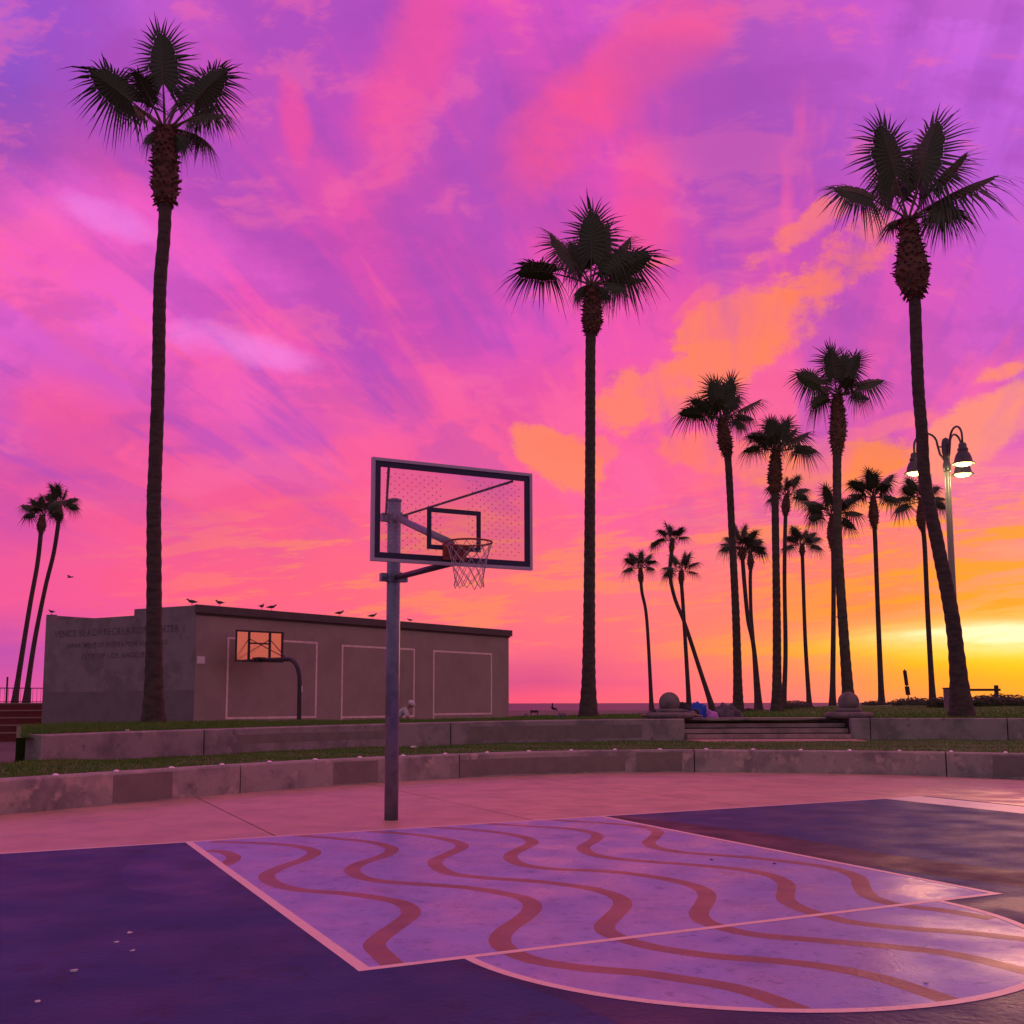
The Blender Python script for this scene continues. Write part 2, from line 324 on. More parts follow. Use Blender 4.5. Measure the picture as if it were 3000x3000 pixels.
# ------------------------------------------------------------------ mesh helpers
class MB:
    def __init__(s): s.v = []; s.f = []
    def quad(s, *p):
        n = len(s.v); s.v += [tuple(q) for q in p]; s.f.append(tuple(range(n, n + len(p))))
    def box(s, c, size, rz=0.0, M=None):
        hx, hy, hz = size[0] / 2, size[1] / 2, size[2] / 2
        m = Matrix.Rotation(rz, 3, 'Z') if M is None else M
        n = len(s.v)
        for q in ((-1,-1,-1),(1,-1,-1),(1,1,-1),(-1,1,-1),(-1,-1,1),(1,-1,1),(1,1,1),(-1,1,1)):
            s.v.append(tuple(Vector(c) + m @ Vector((q[0]*hx, q[1]*hy, q[2]*hz))))
        for f in ((0,3,2,1),(4,5,6,7),(0,1,5,4),(1,2,6,5),(2,3,7,6),(3,0,4,7)): s.f.append(tuple(n + i for i in f))
    def prism(s, poly, z0, z1):
        n = len(s.v); k = len(poly)
        s.v += [(x, y, z0) for x, y in poly] + [(x, y, z1) for x, y in poly]
        s.f.append(tuple(n + k - 1 - i for i in range(k))); s.f.append(tuple(n + k + i for i in range(k)))
        for i in range(k): j = (i + 1) % k; s.f.append((n + i, n + j, n + k + j, n + k + i))
    def slab(s, pts, nrm, th):
        """planar polygon in 3D given a thickness along nrm"""
        n = len(s.v); k = len(pts); nrm = Vector(nrm) * th
        s.v += [tuple(p) for p in pts] + [tuple(Vector(p) + nrm) for p in pts]
        s.f.append(tuple(n + k - 1 - i for i in range(k))); s.f.append(tuple(n + k + i for i in range(k)))
        for i in range(k): j = (i + 1) % k; s.f.append((n + i, n + j, n + k + j, n + k + i))
    def tube(s, P, R, n=8, caps=True):
        P = [Vector(p) for p in P]
        if not hasattr(R, '__len__'): R = [R] * len(P)
        T = [(P[min(i + 1, len(P) - 1)] - P[max(i - 1, 0)]).normalized() for i in range(len(P))]
        a = T[0].orthogonal().normalized() if abs(T[0].z) < .9 else Vector((1, 0, 0)) - T[0] * T[0].x
        a.normalize(); b0 = len(s.v)
        for i, p in enumerate(P):
            a = (a - T[i] * a.dot(T[i])).normalized(); b = T[i].cross(a)
            for k in range(n):
                w = 2 * math.pi * k / n; s.v.append(tuple(p + (a * math.cos(w) + b * math.sin(w)) * R[i]))
        for i in range(len(P) - 1):
            for k in range(n):
                l = (k + 1) % n; s.f.append((b0 + i*n + k, b0 + i*n + l, b0 + (i+1)*n + l, b0 + (i+1)*n + k))
        if caps:
            s.f.append(tuple(b0 + n - 1 - k for k in range(n))); e = b0 + (len(P) - 1) * n; s.f.append(tuple(e + k for k in range(n)))
    def lathe(s, prof, n=24, o=(0, 0, 0), axis=None):
        b0 = len(s.v); o = Vector(o)
        m = Matrix.Identity(3) if axis is None else axis
        for r, z in prof:
            for k in range(n):
                w = 2 * math.pi * k / n; s.v.append(tuple(o + m @ Vector((r * math.cos(w), r * math.sin(w), z))))
        for i in range(len(prof) - 1):
            for k in range(n):
                l = (k + 1) % n; s.f.append((b0 + i*n + k, b0 + i*n + l, b0 + (i+1)*n + l, b0 + (i+1)*n + k))
        s.f.append(tuple(b0 + n - 1 - k for k in range(n))); e = b0 + (len(prof) - 1) * n; s.f.append(tuple(e + k for k in range(n)))
    def mesh(s, name, m, smooth=False):
        me = bpy.data.meshes.new(name); me.from_pydata(s.v, [], s.f); me.update()
        if m: me.materials.append(MT[m])
        if smooth:
            for p in me.polygons: p.use_smooth = True
        return me
    def build(s, name, m, parent=None, smooth=False, loc=None):
        return link(name, s.mesh(name, m, smooth), parent, loc)
def link(name, me, parent=None, loc=None):
    o = bpy.data.objects.new(name, me); COL.objects.link(o)
    if parent: o.parent = parent
    if loc is not None: o.location = loc
    return o
def tag(o, label=None, cat=None, group=None, kind=None):
    if label: o['label'] = label
    if cat: o['category'] = cat
    if group: o['group'] = group
    if kind: o['kind'] = kind
    return o
def thing(name, label, cat, loc=(0, 0, 0), rz=0.0, group=None):
    o = bpy.data.objects.new(name, None); COL.objects.link(o); o.location = loc; o.rotation_euler = (0, 0, rz); o.empty_display_size = .2
    return tag(o, label, cat, group)
def ball_prof(r, z0=-1.0, n=14, sq=1.0):
    a0 = math.asin(max(-1, z0)); return [(max(.001, r * math.cos(a0 + (math.pi/2 - a0) * i / n)), sq * r * math.sin(a0 + (math.pi/2 - a0) * i / n)) for i in range(n + 1)]
def cr(pts, per=8):
    """Catmull-Rom through points"""
    P = [Vector(p) for p in pts]; P = [P[0] * 2 - P[1]] + P + [P[-1] * 2 - P[-2]]; out = []
    for i in range(1, len(P) - 2):
        for k in range(per):
            t = k / per; a, b, c, d = P[i-1], P[i], P[i+1], P[i+2]
            out.append(.5 * ((2*b) + (c - a) * t + (2*a - 5*b + 4*c - d) * t*t + (3*b - a - 3*c + d) * t**3))
    return out + [P[-2]]
rng = random.Random(7)

# ------------------------------------------------------------------ ground, sea
def alpha_of(x, y): return math.atan2(x - V0.x, y - V0.y) - YAW
def smooth01(t): t = min(1, max(0, t)); return t * t * (3 - 2 * t)
def ground_h(d, al):
    f = 1 - smooth01((abs(al) - 1.2) / .5)
    h = -.05 + .60 * smooth01((d - 60) / 35)
    h -= 4.0 * smooth01((d - 128) / 110)
    return h * f + -.05 * (1 - f)
def polar_sheet(name, radii, angs, hf, m):
    mb = MB(); nr, na = len(radii), len(angs)
    for d in radii:
        for a in angs: w = a + YAW; mb.v.append((V0.x + d * math.sin(w), V0.y + d * math.cos(w), hf(d, a)))
    for i in range(nr - 1):
        for j in range(na - 1): mb.f.append((i*na + j, i*na + j + 1, (i+1)*na + j + 1, (i+1)*na + j))
    return mb.build(name, m, smooth=True)
ANG = [-math.pi + 2 * math.pi * k / 180 for k in range(181)]
o = polar_sheet('beach', [.01, 8, 20, 35, 48, 60, 66, 72, 78, 84, 90, 96, 104, 112, 120, 128, 138, 150, 165, 180, 200, 220, 240, 260, 300, 600, 3000], ANG, ground_h, 'sand'); tag(o, kind='structure')
o = polar_sheet('sea', [140, 200, 260, 320, 400, 500, 700, 1000, 1500, 2500, 5000, 10000, 25000, 45000], [-1.15 + 2.3 * k / 120 for k in range(121)], lambda d, a: -2.4, 'sea'); tag(o, kind='structure')

# ------------------------------------------------------------------ front wall curve
W1P = [(-16, 1.2), (-11, 2.0), (-7.4, 2.75), (-5.6, 3.32), (-4.2, 3.86), (-2.62, 4.72), (-.78, 5.72), (1.18, 6.55), (3.64, 7.16), (6.15, 7.28), (8.4, 6.62), (10.55, 4.98), (12.25, 3.3), (13.06, 2.2), (14.0, .4), (14.8, -2.2), (15.2, -5)]
C1 = [Vector((p.x, p.y, 0)) for p in cr([(x, y, 0) for x, y in W1P], 10)]
L1 = [0.0]
for a, b in zip(C1, C1[1:]): L1.append(L1[-1] + (b - a).length)
def w1_at(s):
    s = min(max(s, 0), L1[-1] - 1e-4); i = max(0, int(np.searchsorted(L1, s)) - 1)
    t = (s - L1[i]) / (L1[i+1] - L1[i]); p = C1[i].lerp(C1[i+1], t); d = (C1[i+1] - C1[i]).normalized()
    return p, Vector((-d.y, d.x, 0))              # point and normal away from the court
def w1_s(x, y): return L1[min(range(len(C1)), key=lambda i: (C1[i].x - x) ** 2 + (C1[i].y - y) ** 2)]
C2 = Vector((7.942, -4.416, 0)); RAD2 = 16.438
def w2_at(th):
    d = Vector((math.cos(rad(th)), math.sin(rad(th)), 0)); return C2 + d * RAD2, d
T1 = .45
# pavement slabs between the court and the low wall
def w1_y(x):
    for a, b in zip(C1, C1[1:]):
        if a.x <= x <= b.x: return a.y + (b.y - a.y) * (x - a.x) / max(1e-6, b.x - a.x)
    return -4
def base_y(x): return .0 + .031 * (x + 2.5)
jm = MB(); jm.prism([(-40, -60), (40, -60), (40, 4), (14.5, 0), (12.6, 3.5), (9, 6.6), (5.5, 7.45), (1.2, 6.75), (-4, 4.1), (-7.4, 2.9), (-16, 1.4), (-40, 1.4)], -.2, -.035)
tag(jm.build('pavement', 'joint'), kind='structure')
PAV = bpy.data.objects['pavement']
xs = [-16, -12.2, -8.0, -4.72, -1.53, 1.63, 5.0, 8.42, 11.6, 14.2]
for a, b in zip(xs, xs[1:]):
    g = .011; n = 14; top = []
    for k in range(n + 1):
        x = a + g + (b - a - 2 * g) * k / n; top.append((x, max(w1_y(x) + .06, base_y(x) + .3)))
    if b > 14: top = [(14.19, -2.0), (11.62, 4.05)][::-1]
    if a < 8: poly = [(a + g, base_y(a) + .02), (b - g, base_y(b) + .02)] + top[::-1]
    else: poly = [(a + g, -14), (b - g, -14)] + top[::-1]
    mb = MB(); mb.prism(poly, -.12, 0.0); mb.build('paving_slab', 'slab', PAV)

# ------------------------------------------------------------------ court
cb = MB(); cb.prism([(-11, -26), (8.40, -26), (8.40, base_y(8.40)), (-11, base_y(-11))], -.12, .002)
court = tag(cb.build('basketball_court', 'court'), kind='structure')
def sheet(name, poly, z, m, parent=court):
    mb = MB(); mb.quad(*[(x, y, z) for x, y in poly]); return mb.build(name, m, parent)
def ribbon(name, pts, w, z, m, closed=False, parent=court, wf=None):
    P = [Vector((p[0], p[1], 0)) for p in pts]; mb = MB(); n = len(P)
    for i, p in enumerate(P):
        d = (P[min(i + 1, n - 1)] - P[max(i - 1, 0)]).normalized(); q = Vector((-d.y, d.x, 0))
        ww = (w if wf is None else w * wf(i / (n - 1))) / 2
        mb.v += [tuple(p + q * ww + UP * z), tuple(p - q * ww + UP * z)]
    for i in range(n - 1): mb.f.append((2*i, 2*i + 1, 2*i + 3, 2*i + 2))
    return mb.build(name, m, parent)
kA, kB, kC, kD = (-2.45, .0), (2.585, .17), (2.47, -5.75), (-2.42, -5.77)
cc, crr = (.02, -5.77), 1.84
arc = [(cc[0] + crr * math.cos(math.pi + math.pi * k / 40), cc[1] + crr * math.sin(math.pi + math.pi * k / 40)) for k in range(41)]
sheet('key_paint', [kA, kD] + arc + [kC, kB], .0028, 'key')
WV = [
[(-2.39, -0.76), (-2.27, -0.9), (-2.24, -1.29), (-2.34, -1.61), (-2.44, -1.76)],
[(-2.23, -0.1), (-1.77, -0.49), (-1.53, -0.85), (-1.48, -1.3), (-1.67, -1.71), (-1.97, -2.08), (-2.2, -2.48), (-2.23, -2.93), (-2.12, -3.28), (-1.90, -3.52), (-1.72, -3.8), (-1.61, -4.1), (-1.66, -4.45), (-1.84, -4.74), (-2.03, -4.99), (-2.19, -5.25), (-2.23, -5.52), (-2.25, -5.75)],
[(-1.32, 0.02), (-0.97, -0.51), (-0.79, -0.84), (-0.73, -1.16), (-0.76, -1.5), (-0.97, -1.86), (-1.3, -2.2), (-1.48, -2.52), (-1.53, -2.9), (-1.43, -3.2), (-1.2, -3.46), (-0.95, -3.74), (-0.81, -4.06), (-0.75, -4.37), (-0.85, -4.68), (-1.07, -4.97), (-1.3, -5.21), (-1.45, -5.42), (-1.53, -5.63), (-1.54, -5.87), (-1.49, -6.07), (-1.34, -6.29), (-1.13, -6.5), (-1.01, -6.69), (-0.91, -6.86), (-0.85, -7.06), (-0.84, -7.38)],
[(-0.5, -0.0), (-0.15, -0.52), (-0.02, -0.92), (0.01, -1.32), (-0.08, -1.64), (-0.34, -1.98), (-0.64, -2.34), (-0.78, -2.76), (-0.79, -3.11), (-0.63, -3.41), (-0.38, -3.69), (-0.21, -3.96), (-0.1, -4.27), (-0.11, -4.6), (-0.24, -4.88), (-0.51, -5.19), (-0.7, -5.4), (-0.79, -5.59), (-0.8, -5.79), (-0.76, -6.02), (-0.67, -6.21), (-0.54, -6.4), (-0.35, -6.59), (-0.2, -6.79), (-0.11, -7.01), (-0.08, -7.22), (-0.1, -7.58)],
[(0.25, 0.06), (0.62, -0.5), (0.77, -0.93), (0.79, -1.36), (0.67, -1.7), (0.39, -2.02), (0.12, -2.34), (-0.03, -2.7), (-0.04, -3.02), (0.1, -3.28), (0.4, -3.54), (0.58, -3.87), (0.67, -4.26), (0.64, -4.59), (0.51, -4.85), (0.29, -5.11), (0.07, -5.35), (-0.05, -5.57), (-0.07, -5.78), (-0.02, -6.03), (0.18, -6.28), (0.38, -6.51), (0.55, -6.73), (0.65, -6.9), (0.69, -7.11), (0.7, -7.42)],
[(0.96, 0.1), (1.22, -0.3), (1.53, -0.7), (1.65, -1.09), (1.57, -1.48), (1.32, -1.83), (0.99, -2.19), (0.83, -2.56), (0.83, -2.89), (1.0, -3.22), (1.22, -3.52), (1.37, -3.76), (1.5, -4.03), (1.52, -4.35), (1.39, -4.68), (1.18, -4.94), (0.94, -5.21), (0.82, -5.45), (0.77, -5.68), (0.76, -5.89), (0.8, -6.09), (0.97, -6.35), (1.18, -6.57), (1.37, -6.9)],
[(1.8, 0.12), (2.22, -0.51), (2.42, -0.95), (2.36, -1.44), (2.05, -1.86), (1.75, -2.2), (1.60, -2.56), (1.63, -2.9), (1.75, -3.12), (2.0, -3.5), (2.19, -4.0), (2.22, -4.38), (2.08, -4.75), (1.8, -5.08), (1.58, -5.37), (1.49, -5.62), (1.52, -5.84), (1.62, -6.04), (1.68, -6.36)]]
for k, pts in enumerate(WV):
    ribbon('painted_wave', [(p.x, p.y) for p in cr([(x, y, 0) for x, y in pts], 6)], .135, .0031 + .00004 * k, 'wave')
def line(p, q, w=.055, z=.018, m='line', name='court_line'): return ribbon(name, [p, q], w, z, m)
line((-11, base_y(-11)), (8.38, base_y(8.38) - .02), .055, .0036)
ribbon('court_line', [kA, kD], .075, .0038, 'line'); ribbon('court_line', [kB, kC], .06, .0039, 'line'); ribbon('court_line', [(kD[0] - .04, kD[1]), (kC[0] + .04, kC[1])], .06, .0041, 'line')
ribbon('court_line', arc, .06, .0043, 'line')
sheet('side_line', [(7.52, base_y(7.52) - .03), (7.4, -26), (8.30, -26), (8.30, base_y(8.3) - .06)], .0044, 'band')
def blob(name, cx, cy, rx, ry, rot, z, m, wob=.12, seed=1):
    r = random.Random(seed); ph = [r.uniform(0, 6.28) for _ in range(4)]; poly = []
    for k in range(48):
        t = 2 * math.pi * k / 48; q = 1 + wob * (math.sin(2*t + ph[0]) + .6 * math.sin(3*t + ph[1]) + .3 * math.sin(5*t + ph[2])) / 1.5
        x, y = rx * q * math.cos(t), ry * q * math.sin(t)
        poly.append((cx + x * math.cos(rot) - y * math.sin(rot), cy + x * math.sin(rot) + y * math.cos(rot)))
    return sheet(name, poly, z, m)
blob('painted_blob', -2.80, -1.72, .42, 1.55, -.10, .0023, 'court_blue', .12, 3)
sheet('painted_arc', [(-1.95 + .25 * math.sin(k / 20 * 3.1), -5.9 - 2.6 * k / 20) for k in range(21)] + [(6.5, -8.5), (4.6, -6.4), (2.0, -5.8)], .0024, 'court_navy')
ribbon('painted_arc', [(p.x, p.y) for p in cr([(2.5, .0, 0), (2.9, -2.2, 0), (2.95, -4.2, 0), (3.6, -6.4, 0), (5.2, -8.4, 0)], 8)], .75, .0026, 'court_plum')

# ------------------------------------------------------------------ walls
def wall_panel(s0, s1, z0, z1f, th, at, m, parent, name='concrete_panel', bevel=.025, step=.35, flip=1):
    n = max(2, int(abs(s1 - s0) / (step * .4))); mb = MB(); jr = random.Random(int(s0 * 100))
    for k in range(n + 1):
        s = s0 + (s1 - s0) * k / n; p, q = at(s); z1 = z1f(s)
        j1, j2 = jr.uniform(-.006, .006), jr.uniform(-.005, .004) - (.014 if jr.random() < .06 else 0)
        ring = [p + UP * z0, p + q * (j1 * .5) + UP * (z1 - bevel + j1), p + q * (bevel + j1) + UP * (z1 + j2), p + q * (th - bevel) + UP * z1, p + q * th + UP * (z1 - bevel), p + q * th + UP * z0]
        mb.v += [tuple(r) for r in ring]
    for k in range(n):
        for j in range(6):
            l = (j + 1) % 6; a, b, c, d = k*6 + j, k*6 + l, (k+1)*6 + l, (k+1)*6 + j
            mb.f.append((a, d, c, b) if flip > 0 else (a, b, c, d))
    mb.f.append(tuple(range(6)) if flip > 0 else tuple(range(5, -1, -1))); e = n * 6
    mb.f.append(tuple(e + 5 - j for j in range(6)) if flip > 0 else tuple(e + j for j in range(6)))
    return mb.build(name, m, parent)
fwall = thing('retaining_wall', 'low curved concrete wall bordering the paving, stained, studded along its top edge', 'wall', (0, 0, 0))
js = [0, w1_s(-9.8, 2.2), w1_s(-5.1, 3.5), w1_s(-.78, 5.72), w1_s(3.66, 7.15), w1_s(8.55, 6.55), w1_s(12.27, 3.28), L1[-1] - .1]
for a, b in zip(js, js[1:]): wall_panel(a + .012, b - .012, -.15, lambda s: T1, .34, w1_at, 'wall1', fwall)
bk = MB()   # dark backing seen in the joints
for s in js[1:-1]:
    p, q = w1_at(s); bk.box(p + q * .16 + UP * .12, (.10, .26, .5), math.atan2(q.y, q.x) - math.pi / 2)
bk.build('joint_filler', 'joint', fwall)
sm = MB(); sm.lathe([(.045, 0), (.045, .012), (.036, .026), (.02, .034), (.004, .036)], 12); stud_me = sm.mesh('stud', 'stud', True)
s = w1_s(-3.5, 4.3) - 2.9
while s < L1[-1] - 4:
    p, q = w1_at(s); o = link('stud', stud_me, fwall, p + q * .10 + UP * (T1 - .002)); s += .94
def wall_patch(at, s0, s1, z0, z1, parent, m='buff', name='paint_patch', off=.004):
    mb = MB(); n = max(2, int(abs(s1 - s0) / .25))
    for k in range(n + 1):
        p, q = at(s0 + (s1 - s0) * k / n); mb.v += [tuple(p - q * off + UP * z0), tuple(p - q * off + UP * z1)]
    for k in range(n): mb.f.append((2*k, 2*k + 2, 2*k + 3, 2*k + 1))
    return mb.build(name, m, parent)
for (xa, ya, xb, yb, z0, z1) in [(-2.85, 4.55, -1.95, 5.05, .02, .41), (1.0, 6.5, 1.9, 6.75, .02, .40), (3.75, 7.15, 7.2, 7.05, .03, .34), (7.6, 6.95, 8.4, 6.6, .02, .40), (12.75, 2.7, 13.2, 1.9, .02, .40)]:
    wall_patch(w1_at, w1_s(xa, ya), w1_s(xb, yb), z0, z1, fwall)

# terrace of grass between the walls
def t1_h(x, y): return .425 + .02 * math.sin(x * 1.7) * math.sin(y * 2.1)
tm = MB(); n = 150; rows = 7
def t1_pt(k, j):
    p, q = w1_at(L1[-1] * (.02 + .94 * k / n)); a = p + q * .30
    d = a - C2; r = d.length
    e = C2 + d / r * (RAD2 + .12) if RAD2 + .12 > r + .3 else a + q * .5
    if p.x < -3.7:
        u = smooth01((-3.7 - p.x) / 2.5); e = e.lerp(a + q * 3.4, u)
    return a.lerp(e, j / rows)
for k in range(n + 1):
    for j in range(rows + 1):
        p = t1_pt(k, j); lift = .10 * smooth01((-1.5 - p.x) / 2.2) * (j / rows) ** 2
        tm.v.append((p.x, p.y, t1_h(p.x, p.y) + lift))
for k in range(n):
    for j in range(rows): a = k * (rows + 1) + j; tm.f.append((a, a + 1, a + rows + 2, a + rows + 1))
terr = tag(tm.build('grass_terrace', 'turf', smooth=True), kind='structure')
def strip_pt(u, w):
    p = t1_pt(min(n - 1, int(u * n)), 0).lerp(t1_pt(min(n - 1, int(u * n)), rows), w)
    p2 = t1_pt(min(n, int(u * n) + 1), 0).lerp(t1_pt(min(n, int(u * n) + 1), rows), w)
    p = p.lerp(p2, u * n - int(u * n)); lift = .10 * smooth01((-1.5 - p.x) / 2.2) * w ** 2
    return Vector((p.x, p.y, t1_h(p.x, p.y) + lift))
def blades(name, pts, hmin, hmax, wid, parent=None):
    rs = np.random.RandomState(5); N = len(pts); P = np.array([tuple(p) for p in pts])
    a = rs.rand(N) * 6.283; h = hmin + (hmax - hmin) * rs.rand(N); le = (rs.rand(N, 2) - .5) * h[:, None] * 1.1
    w = np.c_[np.cos(a), np.sin(a), np.zeros(N)] * wid / 2
    tip = P + np.c_[le, h]; V = np.stack([P - w, P + w, tip], 1).reshape(-1, 3)
    me = bpy.data.meshes.new(name); me.vertices.add(3 * N); me.vertices.foreach_set('co', V.ravel())
    me.loops.add(3 * N); me.loops.foreach_set('vertex_index', np.arange(3 * N)); me.polygons.add(N)
    me.polygons.foreach_set('loop_start', np.arange(0, 3 * N, 3)); me.polygons.foreach_set('loop_total', np.full(N, 3)); me.update()
    me.materials.append(MT['grass']); o = link(name, me); return tag(o, kind='stuff')
pts = [strip_pt(rng.uniform(.12, .98), rng.random() ** .8) for _ in range(52000)]
tag(blades('terrace_grass', pts, .015, .055, .014), 'short patchy grass between the two concrete walls', 'grass')

# second wall
uw = thing('retaining_wall', 'upper curved concrete wall below the building, ending at a flight of steps', 'wall', (0, 0, 0))
zt = lambda th: .93 + .07 * smooth01((125 - th) / 45)
for a, b in ((135.0, 121.8), (121.8, 98.9), (98.9, 75.8)): wall_panel(a - .06, b + .06, .25, zt, .32, w2_at, 'wall2', uw, step=1.2)
for th in (121.8, 98.9):
    p, q = w2_at(th); bk = MB(); bk.box(p + q * .15 + UP * .55, (.10, .22, .64), rad(th) - math.pi / 2); bk.build('joint_filler', 'joint', uw)
wall_patch(w2_at, 119, 104, .62, .80, uw, 'buff'); wall_patch(w2_at, 97, 80, .52, .86, uw, 'buff')
rw = thing('retaining_wall', 'upper concrete wall past the steps under the leaning palm', 'wall', (0, 0, 0))
for a, b in ((60.0, 58.3), (58.3, 46.4), (46.4, 24)): wall_panel(a - .05, b + .05, .25, lambda t: 1.0, .32, w2_at, 'wall2', rw, step=1.2)
for th in (58.3, 46.4):
    p, q = w2_at(th); bk = MB(); bk.box(p + q * .15 + UP * .55, (.10, .22, .64), rad(th) - math.pi / 2); bk.build('joint_filler', 'joint', rw)
# steps between the walls
st = thing('stair_flight', 'four broad concrete steps rising to the lawn between two ball topped piers', 'steps', (0, 0, 0))
for k in range(4):
    mb = MB(); r0, r1 = RAD2 - .10 + .34 * k, RAD2 + 1.9; z1 = .44 + .14 * (k + 1); nn = 12
    A = [C2 + Vector((math.cos(t), math.sin(t), 0)) * r0 for t in [rad(75.7 - 15.6 * i / nn) for i in range(nn + 1)]]
    B = [C2 + Vector((math.cos(t), math.sin(t), 0)) * (r1 - .01 * k) for t in [rad(75.7 - 15.6 * i / nn) for i in range(nn + 1)]]
    mb.prism([(p.x, p.y) for p in B] + [(p.x, p.y) for p in A[::-1]], z1 - .14 + .03, z1); mb.build('step', 'step', st)
    mb = MB(); A2 = [C2 + (p - C2) * ((r0 + .045) / r0) for p in A]
    mb.prism([(p.x, p.y) for p in B] + [(p.x, p.y) for p in A2[::-1]], z1 - .14 - .03, z1 - .14 + .0299); mb.build('riser', 'riser', st)
lm = MB(); lm.prism([tuple((C2 + Vector((math.cos(t), math.sin(t), 0)) * r)[:2]) for r, ts in ((RAD2 - .05, (76, 72, 68, 64, 60)), (RAD2 - 1.5, (60, 64, 68, 72, 76))) for t in map(rad, ts)], .30, .458)
tag(lm.build('landing_path', 'slab'), kind='structure')
def pier(loc, label, s=1.0):
    t = thing('ball_pier', label, 'pier', loc, 0, 'ball topped piers')
    mb = MB(); mb.lathe([(.30, -.75), (.30, .02), (.34, .02), (.34, .05)], 28); mb.build('pedestal', 'stone', t, True)
    mb = MB(); mb.lathe([(.40, .04), (.60, .06), (.66, .11), (.66, .17), (.60, .22), (.36, .235)], 36); mb.build('lower_disc', 'stone', t, True)
    mb = MB(); mb.lathe([(.34, .225), (.37, .24), (.37, .30), (.33, .33), (.24, .335)], 32); mb.build('upper_disc', 'stone', t, True)
    mb = MB(); mb.lathe(ball_prof(.285, -.75), 28, (0, 0, .50)); mb.build('ball', 'stone', t, True)
    return t
pier((16.74, 10.50, .93), 'stone ball on round discs beside the leaning palm end of the steps')
pier((12.18, 12.52, .93), 'stone ball on round discs behind the wall end by the sleeping bundles')

# ------------------------------------------------------------------ lawn
UT = [(-700, 27, .93), (100, 27, .93), (450, 28.8, .93), (1000, 29.5, .93), (1380, 31, .93), (1500, 36, .92), (1600, 42, .9), (1725, 44, .9), (2003, 47, .95), (2163, 51, .98), (2276, 53, 1.05), (2440, 68, 1.22), (2583, 76, 1.27), (2733, 82, 1.37), (2960, 82, 1.44), (3700, 82, 1.44)]
UA = [math.atan((u - 1500) / 3026) for u, _, _ in UT]
def crest(al): return float(np.interp(al, UA, [d for _, d, _ in UT])), float(np.interp(al, UA, [z for _, _, z in UT]))
def w2_dist(al):
    w = al + YAW; d = Vector((math.sin(w), math.cos(w), 0)); o = Vector((V0.x, V0.y, 0)) - C2
    b = o.dot(d); c = o.dot(o) - (RAD2 + .14) ** 2; disc = b * b - c
    return -b + math.sqrt(max(disc, 0))
def lawn_h(d, al):
    dc, zc = crest(al); dw = w2_dist(al); zw = .90 if al < .12 else .945
    if d <= dc: h = zw + (zc - zw) * smooth01((d - dw) / max(.1, dc - dw)) * .5 + (zc - zw) * .5 * (d - dw) / max(.1, dc - dw)
    else: h = zc - (1.15 + .3) * smooth01((d - dc) / (3.0 if al < 0 else 18.0))
    return h + .012 * math.sin(d * 2.3 + al * 31) + .01 * math.sin(al * 90)
lm = MB(); NA, NR = 150, 34; als = [UA[0] + (UA[-1] - UA[0]) * k / NA for k in range(NA + 1)]
als = [a for a in als if a > -.445]; NA = len(als) - 1
for a in als:
    dw = w2_dist(a); dc, _ = crest(a); de = dc + (3.2 if a < 0 else 19)
    for j in range(NR + 1):
        t = j / NR; d = dw + (de - dw) * t ** 1.4; w = a + YAW
        if 60.1 < math.degrees(math.atan2(V0.y + d * math.cos(w) - C2.y, V0.x + d * math.sin(w) - C2.x)) < 75.7 and j == 0: d += 1.7
        lm.v.append((V0.x + d * math.sin(w), V0.y + d * math.cos(w), lawn_h(d, a)))
for i in range(NA):
    for j in range(NR): b = i * (NR + 1) + j; lm.f.append((b, b + 1, b + NR + 2, b + NR + 1))
tag(lm.build('lawn', 'turf', smooth=True), kind='structure')
pts = []
while len(pts) < 95000:
    a = rng.uniform(-.44, .55); dw = w2_dist(a) + .14; dc, _ = crest(a); far = min(dc + 1, 62)
    d = dw + (far - dw) * rng.random() ** 1.6; w = a + YAW; x, y = V0.x + d * math.sin(w), V0.y + d * math.cos(w)
    th = math.degrees(math.atan2(y - C2.y, x - C2.x)); r = math.hypot(x - C2.x, y - C2.y)
    if 59.8 < th < 76 and r < RAD2 + 1.9: continue
    pts.append((x, y, lawn_h(d, a) - .005))
tag(blades('lawn_grass', pts, .03, .10, .022), 'mown green lawn under the palms above the upper walls', 'grass')

